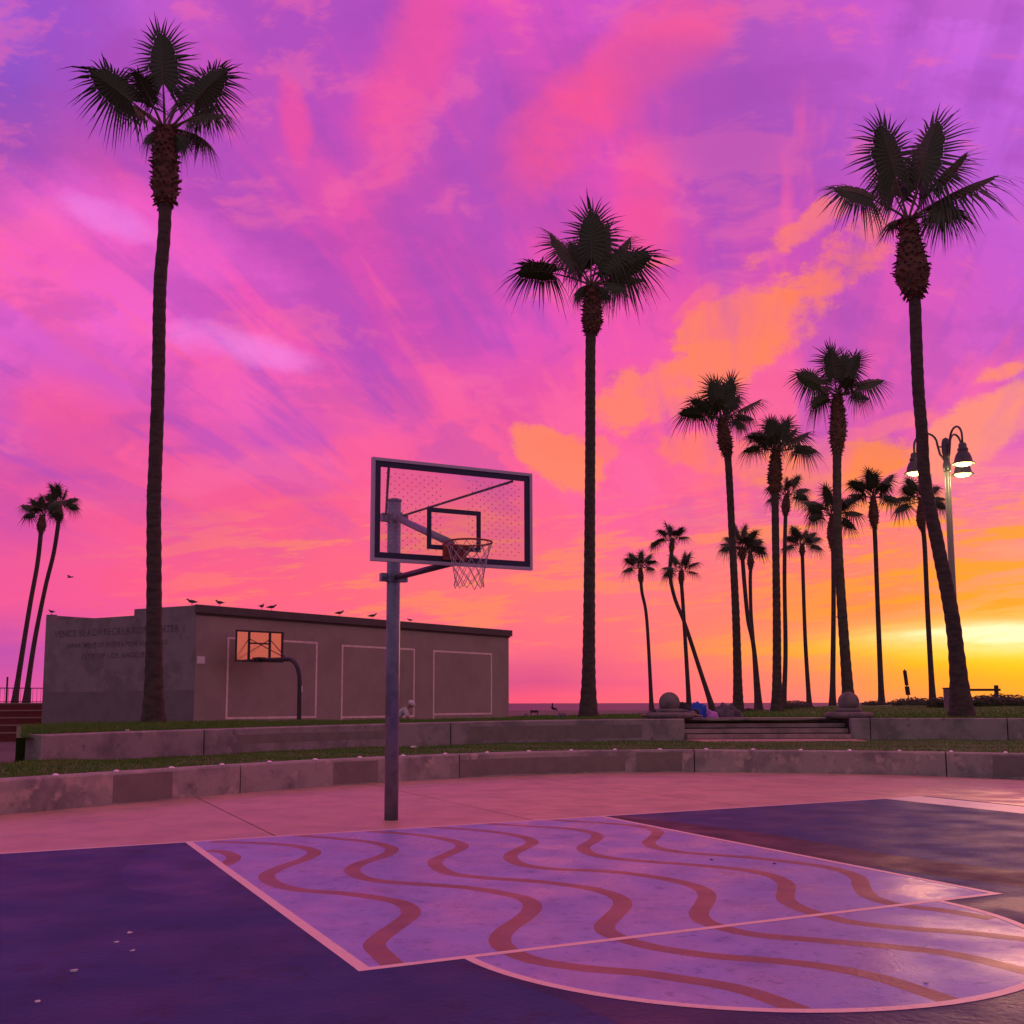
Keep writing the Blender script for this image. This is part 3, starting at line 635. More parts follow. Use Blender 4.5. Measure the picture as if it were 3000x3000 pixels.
# ------------------------------------------------------------------ palms
def frond(mb, st, p0, d0, Lp, Lb, roll, droop, nseg, r, spread=148):
    DN = Vector((0, 0, -1))
    p = Vector(p0); d = Vector(d0).normalized(); P = [p.copy()]; k = 6
    for i in range(k):
        p = p + d * (Lp / k); d = (d + DN * droop * .08).normalized(); P.append(p.copy())
    st.tube(P, [.045 - .022 * i / k for i in range(k + 1)], 5)
    a = d; s = a.cross(F0)
    s = R0.copy() if s.length < .2 else s.normalized()
    s = (s - a * s.dot(a)).normalized(); nn = s.cross(a)
    tipd = .30 + .75 * (1 - max(0, a.z)) + .25 * droop
    c, q = math.cos(roll), math.sin(roll); s, nn = s * c + nn * q, nn * c - s * q
    cost = []; cp = p.copy(); cdv = a.copy()
    for i in range(6):
        cost.append((cp.copy(), cdv.copy())); cp = cp + cdv * (Lb * .50 / 5); cdv = (cdv + DN * droop * .14).normalized()
    st.tube([c_[0] for c_ in cost], [.022, .02, .017, .013, .009, .004], 4)
    TS = (0.0, .14, .27, .38); b0 = len(mb.v); n_ = len(TS); tips = []
    for i in range(nseg):
        x = -1 + 2 * i / (nseg - 1); psi = rad(spread) * (abs(x) ** .9) * (1 if x >= 0 else -1); w = abs(x)
        f = (1 - w) * 4.999; j = min(4, int(f)); root = cost[j][0].lerp(cost[j+1][0], f - j); ax = cost[j][1].lerp(cost[j+1][1], f - j).normalized()
        l = Lb * (.60 - .06 * w) * r.uniform(.82, 1.10)
        v = (ax * math.cos(psi) + s * math.sin(psi) + nn * (.22 * abs(math.sin(psi)))).normalized()
        side = (s * math.cos(psi) - ax * math.sin(psi)).normalized(); g = droop * r.uniform(.55, 1.05)
        tg = tipd * r.uniform(.7, 1.5)
        pos = lambda t, root=root, v=v, l=l, g=g, tg=tg: root + v * l * t + DN * l * (g * .12 * t + tg * max(0, t - .40) ** 1.35)
        pl = nn * (.012 * Lb * (1 if i % 2 else -1))
        for t in TS: mb.v.append(tuple(pos(t) + pl * t))
        tips.append((pos, side, l, r.uniform(-.13, .13), r.uniform(.72, 1.15)))
    for i in range(nseg - 1):
        for j in range(n_ - 1): a_ = b0 + i * n_ + j; mb.f.append((a_, a_ + 1, a_ + n_ + 1, a_ + n_))
    sp_ = 2 * rad(spread) / (nseg - 1)
    for i, (pos, side, l, jit, ex) in enumerate(tips):
        e = b0 + i * n_ + n_ - 1; o_ = e + n_ if i < nseg - 1 else e - n_; hw = min(.44 * (Vector(mb.v[e]) - Vector(mb.v[o_])).length, .045) + .002; c0_ = len(mb.v)
        m1 = pos(.38 + .35 * ex) + side * jit * l * .3; m2 = pos(.38 + .72 * ex) + side * jit * l * .9
        q0 = Vector(mb.v[e]); mb.v += [tuple(q0 + side * hw), tuple(q0 - side * hw), tuple(m1 + side * hw * .50), tuple(m1 - side * hw * .50), tuple(m2)]
        mb.f += [(c0_, c0_ + 1, c0_ + 3, c0_ + 2), (c0_ + 2, c0_ + 3, c0_ + 4)]
def palm(spec, label, rt, boot, fronds, seed, group=None, nseg=40, flare=1.7, detail=True, drop=.5):
    """boot = (bottom height, widest height, widest radius, top height, top radius); fronds: (angle from vertical, depth angle, stalk, blade, roll, droop)"""
    base, path = spec; r = random.Random(seed)
    t = thing('palm_tree', label, 'palm', base, 0, group)
    P = [Vector(p) for p in path]; H = P[-1].z
    full = cr([P[0] - Vector((0, 0, drop))] + P, 7) if len(P) > 2 else P
    def rr_(z):
        b = rt * (1 + (flare - 1) * math.exp(-max(z, 0) / (H * .055)) + .22 * (1 - min(1, max(0, z) / (H * .55))))
        return b
    # resample finely with ring scars
    dens = []; L = 0.0
    stepz = .16 if detail else .5
    for a, b in zip(full, full[1:]):
        m_ = max(1, int((b - a).length / stepz))
        for k in range(m_): dens.append(a.lerp(b, k / m_))
    dens.append(full[-1])
    mb = MB(); mb.tube(dens, [rr_(p.z) * (1 + (.035 * ((i % 2) * 2 - 1) if detail else 0) + r.uniform(-.015, .015)) for i, p in enumerate(dens)], 14 if detail else 9)
    mb.build('trunk', 'trunk', t, True)
    def at_z(z):
        for a, b in zip(dens, dens[1:]):
            if a.z <= z <= b.z: return a.lerp(b, (z - a.z) / max(1e-6, b.z - a.z))
        return dens[-1]
    z0, zw, rw_, z1, r1 = boot
    prof = [(z0, rt * 1.05), (z0 + (zw - z0) * .35, rt + (rw_ - rt) * .6), (zw, rw_), (zw + (z1 - zw) * .45, rw_ * .55 + r1 * .45 + .02), (z1, r1)]
    zz = [z0 + (z1 - z0) * k / 14 for k in range(15)]
    bm_ = MB(); bm_.tube([at_z(z) for z in zz], [float(np.interp(z, [q[0] for q in prof], [q[1] for q in prof])) * .9 for z in zz], 14)
    nb = 210 if detail else 70
    for k in range(nb):
        z = z0 + (z1 - z0) * (k + .5) / nb; w = k * 2.39996; c = at_z(z); R = .92 * float(np.interp(z, [q[0] for q in prof], [q[1] for q in prof]))
        o_ = Vector((math.cos(w), math.sin(w), 0)); sd_ = Vector((-o_.y, o_.x, 0)); ln = (.16 if detail else .20) * r.uniform(.6, 1.25) * (rw_ / .4) ** .5; wd = .07 * (rw_ / .4) ** .5
        up_ = r.uniform(-.7, .55) if z > z0 + .15 * (z1 - z0) else r.uniform(-1.3, -.5)
        a = c + o_ * R * .82; e = a + (o_ * .75 + UP * up_).normalized() * ln; b0 = len(bm_.v)
        bm_.v += [tuple(a + sd_ * wd), tuple(a - sd_ * wd), tuple(a - UP * .09), tuple(e + sd_ * wd * .35), tuple(e - sd_ * wd * .35)]
        bm_.f += [(b0, b0 + 1, b0 + 4, b0 + 3), (b0 + 1, b0 + 2, b0 + 4), (b0 + 2, b0, b0 + 3), (b0 + 2, b0 + 3, b0 + 4)]
    tag(bm_.build('leaf_base_skirt', 'boot', t), kind='stuff')
    top = dens[-1]
    for (th, ph, Lp, Lb, roll, droop) in fronds:
        th, ph = rad(th), rad(ph)
        d0 = (R0 * math.sin(th) + UP * math.cos(th)) * math.cos(ph) + F0 * math.sin(ph)
        fm, sm_ = MB(), MB()
        st_ = top + UP * r.uniform(-.12, .02) + Vector((d0.x, d0.y, 0)) * r1 * .4
        frond(fm, sm_, st_, d0, Lp, Lb, rad(roll), droop, nseg, r)
        fo = fm.build('frond', 'leaf', t); sm_.build('stalk', 'stalk', fo)
    return t
def auto(R, n, seed, wide=100, drop=None):
    r = random.Random(seed); out = []; n = max(6, n - 2)
    for k in range(n):
        th = -wide + 2 * wide * (k + .5) / n + r.uniform(-9, 9); e = abs(th) / wide; q = r.uniform(.88, 1.1)
        out.append((th, r.uniform(-22, 22), R * .44 * q, R * .76 * q * (1 - .08 * e), r.uniform(-62, 62), r.uniform(.15, .3) + .25 * e))
    for k in range(2):
        out.append((r.uniform(-30, 30), r.choice((-1, 1)) * r.uniform(40, 65), R * .4, R * .65, r.uniform(-30, 30), r.uniform(.3, .6)))
    return out
PALMS = {
'PL':((-0.86, 16.14, 0.93),[(0.0, 0.0, 0.0),(-0.09, 0.01, 3.06),(-0.18, 0.02, 5.6),(-0.18, 0.02, 6.29),(-0.18, 0.02, 8.8),(-0.22, 0.03, 11.36),(-0.16, 0.02, 13.12),(-0.23, 0.03, 15.73)]),
'PC':((14.63, 21.16, 0.94),[(0.0, 0.0, 0.0),(0.08, -0.04, 4.93),(0.15, -0.09, 10.18),(0.19, -0.11, 13.69),(0.25, -0.15, 14.73),(0.22, -0.13, 16.17)]),
'PR':((21.97, 11.22, 1.06),[(0.0, 0.0, 0.0),(-0.08, 0.09, 2.74),(-0.28, 0.32, 5.06),(-0.48, 0.55, 7.27),(-0.5, 0.57, 8.94),(-0.53, 0.6, 10.15),(-0.53, 0.6, 11.41),(-0.52, 0.59, 13.36),(-0.55, 0.62, 14.21),(-0.57, 0.65, 15.99)]),
'P1':((62.22, 88.68, 0.66),[(0.0, 0.0, 0.0),(-0.31, 0.21, 10.18),(-0.76, 0.5, 13.72),(-0.85, 0.56, 16.4)]),
'P2':((64.74, 80.78, 0.98),[(0.0, 0.0, 0.0),(-1.01, 0.75, 4.3),(-2.18, 1.6, 9.11),(-3.02, 2.19, 11.93),(-3.41, 2.46, 14.6),(-3.24, 2.34, 17.12),(-3.16, 2.29, 18.46)]),
'P3':((56.96, 74.08, 0.89),[(0.0, 0.0, 0.0),(-0.16, 0.11, 5.4),(-0.34, 0.24, 10.77),(-0.42, 0.3, 12.64),(-0.4, 0.29, 13.85)]),
'P4':((25.5, 26.44, 0.99),[(0.0, 0.0, 0.0),(0.01, -0.0, 3.84),(-0.05, 0.04, 7.58),(-0.12, 0.1, 11.35),(-0.22, 0.18, 12.49),(-0.31, 0.25, 13.59)]),
'P5':((49.72, 54.44, 0.66),[(0.0, 0.0, 0.0),(-0.28, 0.23, 5.19),(-0.57, 0.46, 7.31),(-0.72, 0.59, 9.99),(-0.82, 0.66, 12.5),(-0.82, 0.67, 13.26)]),
'P6':((59.03, 66.21, 0.65),[(0.0, 0.0, 0.0),(-0.12, 0.1, 5.85),(-0.24, 0.2, 9.11),(-0.23, 0.19, 12.27),(-0.18, 0.14, 13.64),(-0.17, 0.14, 15.05)]),
'P7':((26.16, 24.61, 1.06),[(0.0, 0.0, 0.0),(0.08, -0.07, 3.67),(0.13, -0.11, 7.81),(0.15, -0.13, 9.41),(0.17, -0.14, 10.43),(0.23, -0.19, 11.64)]),
'P8':((47.84, 49.49, 0.93),[(0.0, 0.0, 0.0),(0.21, -0.18, 4.11),(0.29, -0.25, 10.1),(0.48, -0.41, 15.18),(0.58, -0.5, 16.26)]),
'P9':((62.61, 63.14, 1.05),[(0.0, 0.0, 0.0),(-0.13, 0.11, 6.1),(-0.13, 0.12, 13.58),(-0.14, 0.12, 14.33),(-0.12, 0.1, 15.2)]),
'P10':((43.62, 39.85, 1.25),[(0.0, 0.0, 0.0),(0.19, -0.18, 5.81),(0.28, -0.27, 10.06),(0.24, -0.23, 11.42),(0.31, -0.29, 12.39)]),
'P11':((26.32, 20.43, 1.09),[(0.0, 0.0, 0.0),(-0.09, 0.09, 3.86),(-0.14, 0.13, 6.92),(-0.09, 0.08, 10.02),(-0.02, 0.01, 11.73),(-0.0, 0.0, 13.08)]),
'P12':((47.19, 39.17, 1.26),[(0.0, 0.0, 0.0),(-0.0, 0.0, 5.88),(0.01, -0.01, 10.82),(-0.01, 0.01, 12.45),(0.0, -0.0, 13.83)]),
'P13':((53.77, 40.92, 1.36),[(0.0, 0.0, 0.0),(-0.04, 0.05, 6.15),(-0.04, 0.05, 11.41),(-0.14, 0.16, 12.77),(-0.1, 0.11, 14.36)]),
'LL1':((-3.48, 98.74, 1.60),[(0.0, 0.0, 0.0),(0.38, -0.0, 4.14),(0.94, -0.01, 9.6),(1.4, -0.02, 13.5),(1.57, -0.02, 16.58),(1.62, -0.02, 18.27)]),
'LL2':((-2.47, 102.73, 1.60),[(0.0, 0.0, 0.0),(0.49, -0.01, 5.71),(1.27, -0.03, 11.46),(1.91, -0.05, 15.09),(2.22, -0.06, 18.31),(2.24, -0.06, 20.08)])}
palm(PALMS['PL'], 'tall straight palm with long shaggy neck in front of the lettered building', .165, (13.60, 14.0, .37, 15.75, .29),
     [(-47, -10, 1.05, 1.80, 15, .22), (-42, 15, .85, 1.5, -50, .3), (-2, -6, 1.30, 1.90, 5, .12), (6, 25, 1.1, 1.6, 30, .2), (42, -8, 1.1, 1.65, -15, .2), (34, 22, .85, 1.4, 40, .25), (66, -12, .85, 1.30, 55, .55), (-20, -30, .8, .95, 30, .4), (-20, 50, .8, 1.1, 0, .4), (20, 55, .8, 1.1, 0, .4), (80, 25, .6, .9, 40, .8),
      (-118, -10, .2, .5, 0, .9), (115, -14, .3, .65, 0, .9)], 11, nseg=54, flare=1.75)
palm(PALMS['PC'], 'tall straight palm with short pointed neck standing between the building and the steps', .19, (14.25, 14.75, .42, 16.05, .20),
     [(-70, -5, 1.45, 1.85, 48, .45), (-35, -10, 1.0, 2.0, -40, .22), (-20, 15, .9, 1.7, 45, .25), (1, -6, 1.1, 2.5, 10, .12), (13, 12, 1.1, 2.4, -20, .15), (32, 5, 1.15, 2.0, 55, .22), (55, -8, .85, 2.25, -10, .30), (66, 12, 1.0, 1.7, 40, .4), (15, 60, .8, 1.4, 0, .5), (80, -20, .6, 1.0, 30, .8),
      (-105, 10, .2, .7, 0, 1.0), (108, -10, .25, .8, 0, 1.0)], 12, nseg=54, flare=1.75)
palm(PALMS['PR'], 'tallest leaning palm with bulging shaggy neck, its trunk crossing the street lamp', .185, (13.25, 14.1, .60, 16.0, .17),
     [(-58, -6, 1.35, 1.85, -20, .45), (-17, -8, 1.5, 2.35, 0, .12), (-8, 25, 1.3, 1.9, 20, .15), (15, -5, 1.45, 2.6, 45, .12), (22, 12, 1.3, 2.2, -30, .15), (34, -6, 1.45, 2.0, 65, .3), (54, -6, 1.1, 2.75, 62, .30), (62, 15, .9, 1.6, -50, .5), (0, 60, .8, 1.2, 0, .5), (70, -25, .7, 1.4, 40, .7)], 13, nseg=54, flare=1.9)
G = 'palms on the lawn and beach'
def ap(k, label, rt, bz, R, n, seed, det=False, wide=100, nseg=30, extra=()):
    H = PALMS[k][1][-1][2]; palm(PALMS[k], label, rt, (H - bz[0], H - bz[0] * .62, bz[1], H + .05, rt * 1.05), auto(R, n, seed, wide) + list(extra), seed, G, nseg, 1.6, det, 1.2 if rt < .22 and not det else .6)
def mp(k, label, rt, bz, fr, seed):
    H = PALMS[k][1][-1][2]; palm(PALMS[k], label, rt, (H - bz[0], H - bz[0] * .62, bz[1], H + .05, rt * 1.05), fr, seed, G, 44, 1.6, True, .6)
mp('P4', 'palm nearest the blanket, broad crown with a wide drooping frond to each side', .165, (1.75, .36),
   [(-72, -5, .95, 1.45, 45, .4), (-46, 8, .75, 1.4, 50, .25), (-14, -8, .7, 1.7, 10, .15), (-2, 12, .8, 1.8, -10, .15), (12, -6, .8, 1.65, 20, .15), (28, 15, .8, 1.4, 60, .25), (57, -4, .95, 1.6, 68, .15), (70, 12, .75, 1.2, 30, .5), (-25, -45, .6, 1.1, 0, .5), (30, 50, .6, 1.2, 0, .4), (92, -15, .45, .9, 20, .8)], 21)
mp('P7', 'palm with dark pointed neck beside a thinner palm, trunks almost touching', .165, (1.9, .34),
   [(-84, -5, .75, 1.05, 60, .35), (-48, 0, .75, 1.0, 70, .6), (-12, -8, .65, 1.25, 10, .15), (2, 10, .65, 1.35, -10, .15), (18, -6, .65, 1.3, 20, .15), (36, 12, .75, 1.2, 60, .2), (54, -8, .75, 1.3, 55, .2), (78, -5, .85, 1.25, 15, .45), (-25, -45, .55, 1.0, 0, .5), (30, 50, .6, 1.0, 0, .4), (-36, 20, .6, 1.1, 30, .3)], 22)
mp('P11', 'palm rising behind the stone ball with a long rough neck', .175, (2.45, .38),
   [(-52, -6, .85, 1.55, 10, .35), (-9, -8, .85, 1.65, 5, .12), (14, 8, .9, 1.5, -10, .15), (24, -8, .85, 1.45, 15, .2), (60, -5, .85, 1.6, 40, .4), (72, 14, .7, 1.1, 20, .6), (-20, 45, .7, 1.2, 0, .3), (20, -50, .5, 1.0, 0, .5), (-98, -10, .4, 1.2, 25, .6)], 23)
ap('P12', 'straight slim palm with bulbous neck standing before the level lawn crest', .145, (2.1, .38), 1.85, 12, 24)
ap('P13', 'slim palm whose crown is crossed by the leaning palm trunk and street lamp', .16, (2.2, .37), 1.9, 11, 25, wide=108)
ap('P10', 'slim palm half hidden by the trunk behind the stone ball', .145, (2.3, .36), 1.95, 11, 26, wide=108)
ap('P9', 'short slim palm with small crown over the dark hedge', .17, (1.0, .30), 1.95, 10, 27, wide=105)
ap('P8', 'thin palm standing close against the pointed neck palm', .15, (1.6, .38), 1.85, 9, 28, wide=110)
ap('P5', 'curving palm of the crossed pair, its crown higher, beside the broad crowned palm', .17, (.9, .32), 1.95, 10, 29, wide=95)
ap('P6', 'straight palm of the crossed pair, its crown lower, beside the broad crowned palm', .17, (1.6, .36), 1.6, 9, 30, wide=100)
ap('P3', 'upright palm crossed by the bent leaning palm behind the sleeping bundles', .19, (1.3, .34), 2.15, 9, 31)
ap('P2', 'bent palm leaning hard across its upright neighbour behind the sleeping bundles', .21, (1.3, .34), 2.15, 9, 32, wide=85, extra=[(-88, -5, 1.6, 1.3, 20, .9)])
ap('P1', 'lone slender palm behind the stone ball, set apart toward the sea', .19, (1.8, .38), 2.1, 9, 33)
ap('LL1', 'left one of the twin palms leaning over the railing beyond the red steps, shorter', .21, (1.7, .50), 2.2, 9, 34, wide=90)
ap('LL2', 'right one of the twin palms leaning over the railing beyond the red steps, taller', .21, (1.7, .50), 2.2, 10, 35, wide=90)

# ------------------------------------------------------------------ main hoop
hp = thing('basketball_hoop', 'steel pole hoop with clear framed backboard and net behind the key', 'basketball hoop', (.10, .98, 0))
def hl(x, y, z): return Vector((x - .10, y - .98, z))
mb = MB(); mb.tube([(0, 0, -.1), (0, 0, 2), (0, 0, 3.93), (0, 0, 3.97)], [.086, .086, .086, .078], 28); mb.build('pole', 'steel', hp, True)
mb = MB(); mb.lathe([(.088, 3.955), (.095, 3.965), (.095, 3.985), (.05, 4.0), (.002, 4.003)], 24); mb.build('pole_cap', 'steel', hp, True)
for z in (3.75, 2.99):
    mb = MB(); mb.lathe([(.088, z - .055), (.105, z - .05), (.105, z + .05), (.088, z + .055)], 24)
    for s_ in (-1, 1):
        mb.box((s_ * .135, 0, z), (.075, .09, .10)); mb.tube([(s_ * .14, -.075, z), (s_ * .14, .075, z)], .014, 6)
    mb.box((0, -.11, z), (.13, .05, .11)); mb.build('clamp_collar', 'steel', hp)
mb = MB(); mb.tube([(0, -.09, 3.74), hl(0, -1.12, 3.13)], .042, 12); mb.build('upper_arm', 'steel', hp, True)
mb = MB(); mb.tube([(0, -.09, 2.98), hl(-.02, -1.17, 2.90)], .036, 10); mb.build('lower_arm', 'dark', hp, True)
for s_ in (-1, 1):
    mb = MB(); mb.tube([(s_ * .12, -.03, 3.79), hl(s_ * .72, -1.16, 3.86)], .015, 8); mb.build('brace_rod', 'dark', hp, True)
yb = -1.22
bb = MB(); x0, x1, z0, z1 = -.925, .925, 2.87, 3.95
c0 = hl(0, yb, (z0 + z1) / 2)
mb = MB(); mb.box(c0, (x1 - x0 - .08, .012, z1 - z0 - .08)); board = mb.build('backboard', 'acrylic', hp)
mb = MB(); fwid = .032
for (cx, cz, sx_, sz_) in ((0, z1 - fwid/2, x1 - x0, fwid), (0, z0 + fwid/2, x1 - x0, fwid), (x0 + fwid/2, (z0+z1)/2, fwid, z1 - z0 - 2*fwid), (x1 - fwid/2, (z0+z1)/2, fwid, z1 - z0 - 2*fwid)):
    mb.box(hl(cx, yb, cz), (sx_, .05, sz_))
mb.build('frame', 'frame', board)
def rect_frame(x0, x1, z0, z1, w, y, th=.006):
    mb = MB()
    for (cx, cz, a, b) in (((x0+x1)/2, z1 - w/2, x1 - x0, w), ((x0+x1)/2, z0 + w/2, x1 - x0, w), (x0 + w/2, (z0+z1)/2, w, z1 - z0 - 2*w), (x1 - w/2, (z0+z1)/2, w, z1 - z0 - 2*w)): mb.box(hl(cx, y, cz), (a, th, b))
    return mb
rect_frame(x0 + .0325, x1 - .0325, z0 + .0325, z1 - .0325, .062, yb - .010).build('border_band', 'navy', board)
rect_frame(-.315, .305, 3.03, 3.475, .05, yb - .010).build('target_square', 'navy', board)
dm = MB()
for i in range(34):
    for j in range(21):
        x = x0 + .16 + i * (x1 - x0 - .32) / 33; z = z0 + .15 + j * (z1 - z0 - .30) / 20
        if (i + j) % 2 or -.12 < x < .30 - .04 * j / 20 and abs(z - 3.3) < 9 and -.30 < x < .12: continue
        b0 = len(dm.v)
        for k in range(6): w = math.pi * k / 3; dm.v.append(tuple(hl(x + .0072 * math.cos(w), yb - .0085, z + .0072 * math.sin(w))))
        dm.f.append(tuple(b0 + k for k in range(6)))
tag(dm.build('dot_pattern', 'dot', board), kind='stuff')
rz_ = 3.06; rcx, rcy, rR = -.01, yb - .42, .235
mb = MB(); mb.tube([hl(rcx + rR * math.cos(2*math.pi*k/40), rcy + rR * math.sin(2*math.pi*k/40), rz_) for k in range(41)], .0105, 8, False); rim = mb.build('rim', 'rim', hp, True)
mb = MB(); mb.box(hl(rcx, yb - .03, rz_ - .05), (.26, .04, .17)); mb.box(hl(rcx, yb - .11, rz_ - .015), (.17, .15, .03))
for s_ in (-1, 1): mb.tube([hl(rcx + s_ * .11, yb - .05, rz_ - .10), hl(rcx + s_ * .13, yb - .23, rz_ - .01)], .010, 6)
mb.build('bracket', 'rim', rim)
nm = MB(); NL = 7; NS = 12
def netp(i, j):
    t = j / NL; r_ = rR * (1 - .62 * t + .20 * t * t) + (.02 if j == NL else 0); w = 2 * math.pi * (i + .5 * (j % 2)) / NS
    return hl(rcx + r_ * math.cos(w), rcy + r_ * math.sin(w), rz_ - .012 - .45 * t - (.012 * math.sin(i * 2.1) if j else 0))
for i in range(NS):
    for j in range(NL):
        for k in ((0, 1) if j % 2 else (-1, 0)):
            a, b = netp(i, j), netp(i + k, j + 1); m_ = (a + b) / 2 - UP * .006; nm.tube([a, m_, b], .0034, 4, False)
nm.build('net', 'net', rim)

# ------------------------------------------------------------------ building
K, Lc, Rc = Vector((1.55, 25.29, 0)), Vector((-2.99, 31.6, 0)), Vector((16.83, 32.29, 0))
Bc = Lc + (Rc - K); eR = (Rc - K).normalized(); eL = (Lc - K).normalized()
nR = Vector((eR.y, -eR.x, 0)); nL = Vector((-eL.y, eL.x, 0))
LR, LL = (Rc - K).length, (Lc - K).length
bd = thing('recreation_building', 'brown flat roofed recreation building with white squares painted on its long wall', 'building', K)
def wallbox(p, e, n, prof, th, m, name='wall'):
    mb = MB(); pts = [p - K + e * s_ + UP * z_ for s_, z_ in prof]; mb.slab(pts, -n, th); o = mb.build(name, m, bd); return o
wallbox(K, eR, nR, [(0.0, -.1), (LR, -.1), (LR, 4.56), (0.0, 4.56)], .25, 'plaster')
wl = wallbox(K, eL, nL, [(.003, -.1), (.003, 4.80), (3.05, 4.80), (3.05, 4.57), (7.45, 4.55), (7.45, 4.80), (LL, 4.80), (LL, -.1)], .22, 'plaster2'); tag(wl, 'grey end wall with faded lettering')
wallbox(Lc, eR, nR, [(.2, -.1), (LR, -.1), (LR, 4.79), (.2, 4.79)], .22, 'plaster2')
wallbox(Rc, eL, -nL, [(.26, -.1), (LL - .24, -.1), (LL - .24, 4.55), (.26, 4.55)], .22, 'plaster')
mb = MB(); mb.prism([tuple((p - K)[:2]) for p in (K + eR * .3 + eL * .3, Rc - eR * .3 + eL * .3, Bc - eR * .3 - eL * .3, Lc + eR * .3 - eL * .3)], 4.1, 4.25); mb.build('roof', 'fascia', bd)
mb = MB(); mb.slab([eR * (-.10) + UP * 4.54, eR * (LR + .12) + UP * 4.54, eR * (LR + .12) + UP * 4.815, eR * (-.10) + UP * 4.815], nR, .13)
mb.slab([eR * (-.02) + UP * 4.57 - nR * .001, eR * (LR + .1) + UP * 4.57 - nR * .001, eR * (LR + .1) + UP * 4.812 - nR * .001, eR * (-.02) + UP * 4.812 - nR * .001], -nR, .28); mb.build('fascia', 'fascia', bd)
mb = MB(); mb.slab([eR * (-.06) + UP * 4.47, eR * (LR + .05) + UP * 4.47, eR * (LR + .05) + UP * 4.537, eR * (-.06) + UP * 4.537], nR, .05); mb.build('drip_edge', 'dark', bd)
for (a, b, zt_, zb) in ((1.27, 5.34, 3.77, .885), (6.56, 10.60, 3.72, .855), (11.72, 15.60, 3.70, .92)):
    mb = MB(); w = .075
    for (s0, s1, q0, q1) in ((a, b, zt_ - w, zt_), (a, b, zb, zb + w), (a, a + w, .02, zb - .001), (a, a + w, zb + w, zt_ - w), (b - w, b, zb + w, zt_ - w)):
        mb.slab([eR * s0 + UP * q0, eR * s1 + UP * q0, eR * s1 + UP * q1, eR * s0 + UP * q1], nR, .006)
    mb.build('painted_square', 'wline', bd)
mb = MB(); mb.slab([eR * .06 + UP * 2.80, eR * .36 + UP * 2.80, eR * .36 + UP * 3.05, eR * .06 + UP * 3.05], nR, .02); mb.build('notice_sign', 'signw', bd)
mb = MB(); mb.slab([eL * .02 + UP * .0, eL * .02 + UP * 1.90, eL * (LL - .01) + UP * 1.86, eL * (LL - .01) + UP * .0], nL, .006); mb.build('painted_band', 'band_dark', wl)
def glyph(ch):
    cu = bpy.data.curves.new('letter', 'FONT'); cu.body = ch; cu.offset = .012
    ob = bpy.data.objects.new('letter', cu); COL.objects.link(ob)
    me = bpy.data.meshes.new_from_object(ob.evaluated_get(bpy.context.evaluated_depsgraph_get())); bpy.data.objects.remove(ob); return me
def letters(body, size, s_left, s_right, z, parent):
    gl = {c: glyph(c) for c in set(body) if c != ' '}; adv = []
    for c in body: adv.append(.34 if c == ' ' else max(v_.co.x for v_ in gl[c].vertices) - min(v_.co.x for v_ in gl[c].vertices) + .13)
    tot = sum(adv) - .13; x = 0.0
    for c, a_ in zip(body, adv):
        if c != ' ':
            me = gl[c].copy(); xa = min(v_.co.x for v_ in me.vertices)
            for v_ in me.vertices:
                s_ = s_left + (s_right - s_left) * (x + v_.co.x - xa) / tot
                v_.co = eL * s_ + UP * (z + size * v_.co.y / .7) + nL * .008
            me.materials.clear(); me.materials.append(MT['letters']); link('letter', me, parent)
        x += a_
letters('VENICE BEACH RECREATION CENTER', .25, 7.25, .82, 3.92, wl)
letters('DEPARTMENT OF RECREATION AND PARKS', .17, 6.55, 1.35, 3.49, wl)
letters('CITY OF LOS ANGELES', .18, 5.7, 2.3, 3.08, wl)

# gulls on the roof
gm = MB(); ax = Matrix.Rotation(math.pi / 2, 3, 'Y')
gb = MB(); gb.tube([(-.24, 0, .155), (-.17, 0, .165), (-.08, 0, .175), (.03, 0, .185), (.10, 0, .20), (.14, 0, .23), (.165, 0, .262), (.19, 0, .275), (.215, 0, .272), (.232, 0, .266)], [.008, .03, .058, .068, .056, .036, .034, .036, .026, .008], 10); g_body = gb.mesh('body', 'bird', True)
gb = MB(); gb.tube([(.228, 0, .267), (.262, 0, .260)], [.011, .004], 6); g_beak = gb.mesh('beak', 'beak')
gb = MB(); gb.tube([(.0, 0, 0), (.0, 0, .13)], .007, 5); gb.box((.015, 0, .004), (.04, .026, .008)); g_leg = gb.mesh('leg', 'beak')
gb = MB(); gb.slab([(.06, 0, .20), (.0, 0, .225), (-.12, 0, .20), (-.27, 0, .165), (-.12, 0, .155), (.03, 0, .16)], (0, 1, 0), .012); g_wing = gb.mesh('wing', 'bird')
def gull(p, rz, label, sc=1.25, tilt=0):
    sc *= .62
    t = thing('gull', label, 'bird', p, rz, 'gulls on the roof'); t.scale = (sc, sc, sc)
    bo = link('body', g_body, t); link('beak', g_beak, t)
    for s_ in (-1, 1): link('leg', g_leg, t, (0, s_ * .025, 0)); link('wing', g_wing, t, (0, s_ * .062 - .006, 0))
az_r = math.atan2(R0.y, R0.x)
gz = 4.815
gull(K + eL * 7.62 - nL * .11 + UP * 4.80, az_r + math.pi - .4, 'gull on the lettered wall corner farthest from the long wall', 1.1)
gull(K + eL * .35 - nL * .1 + UP * 4.80, az_r + math.pi, 'gull on the lettered wall near the building corner', 1.35)
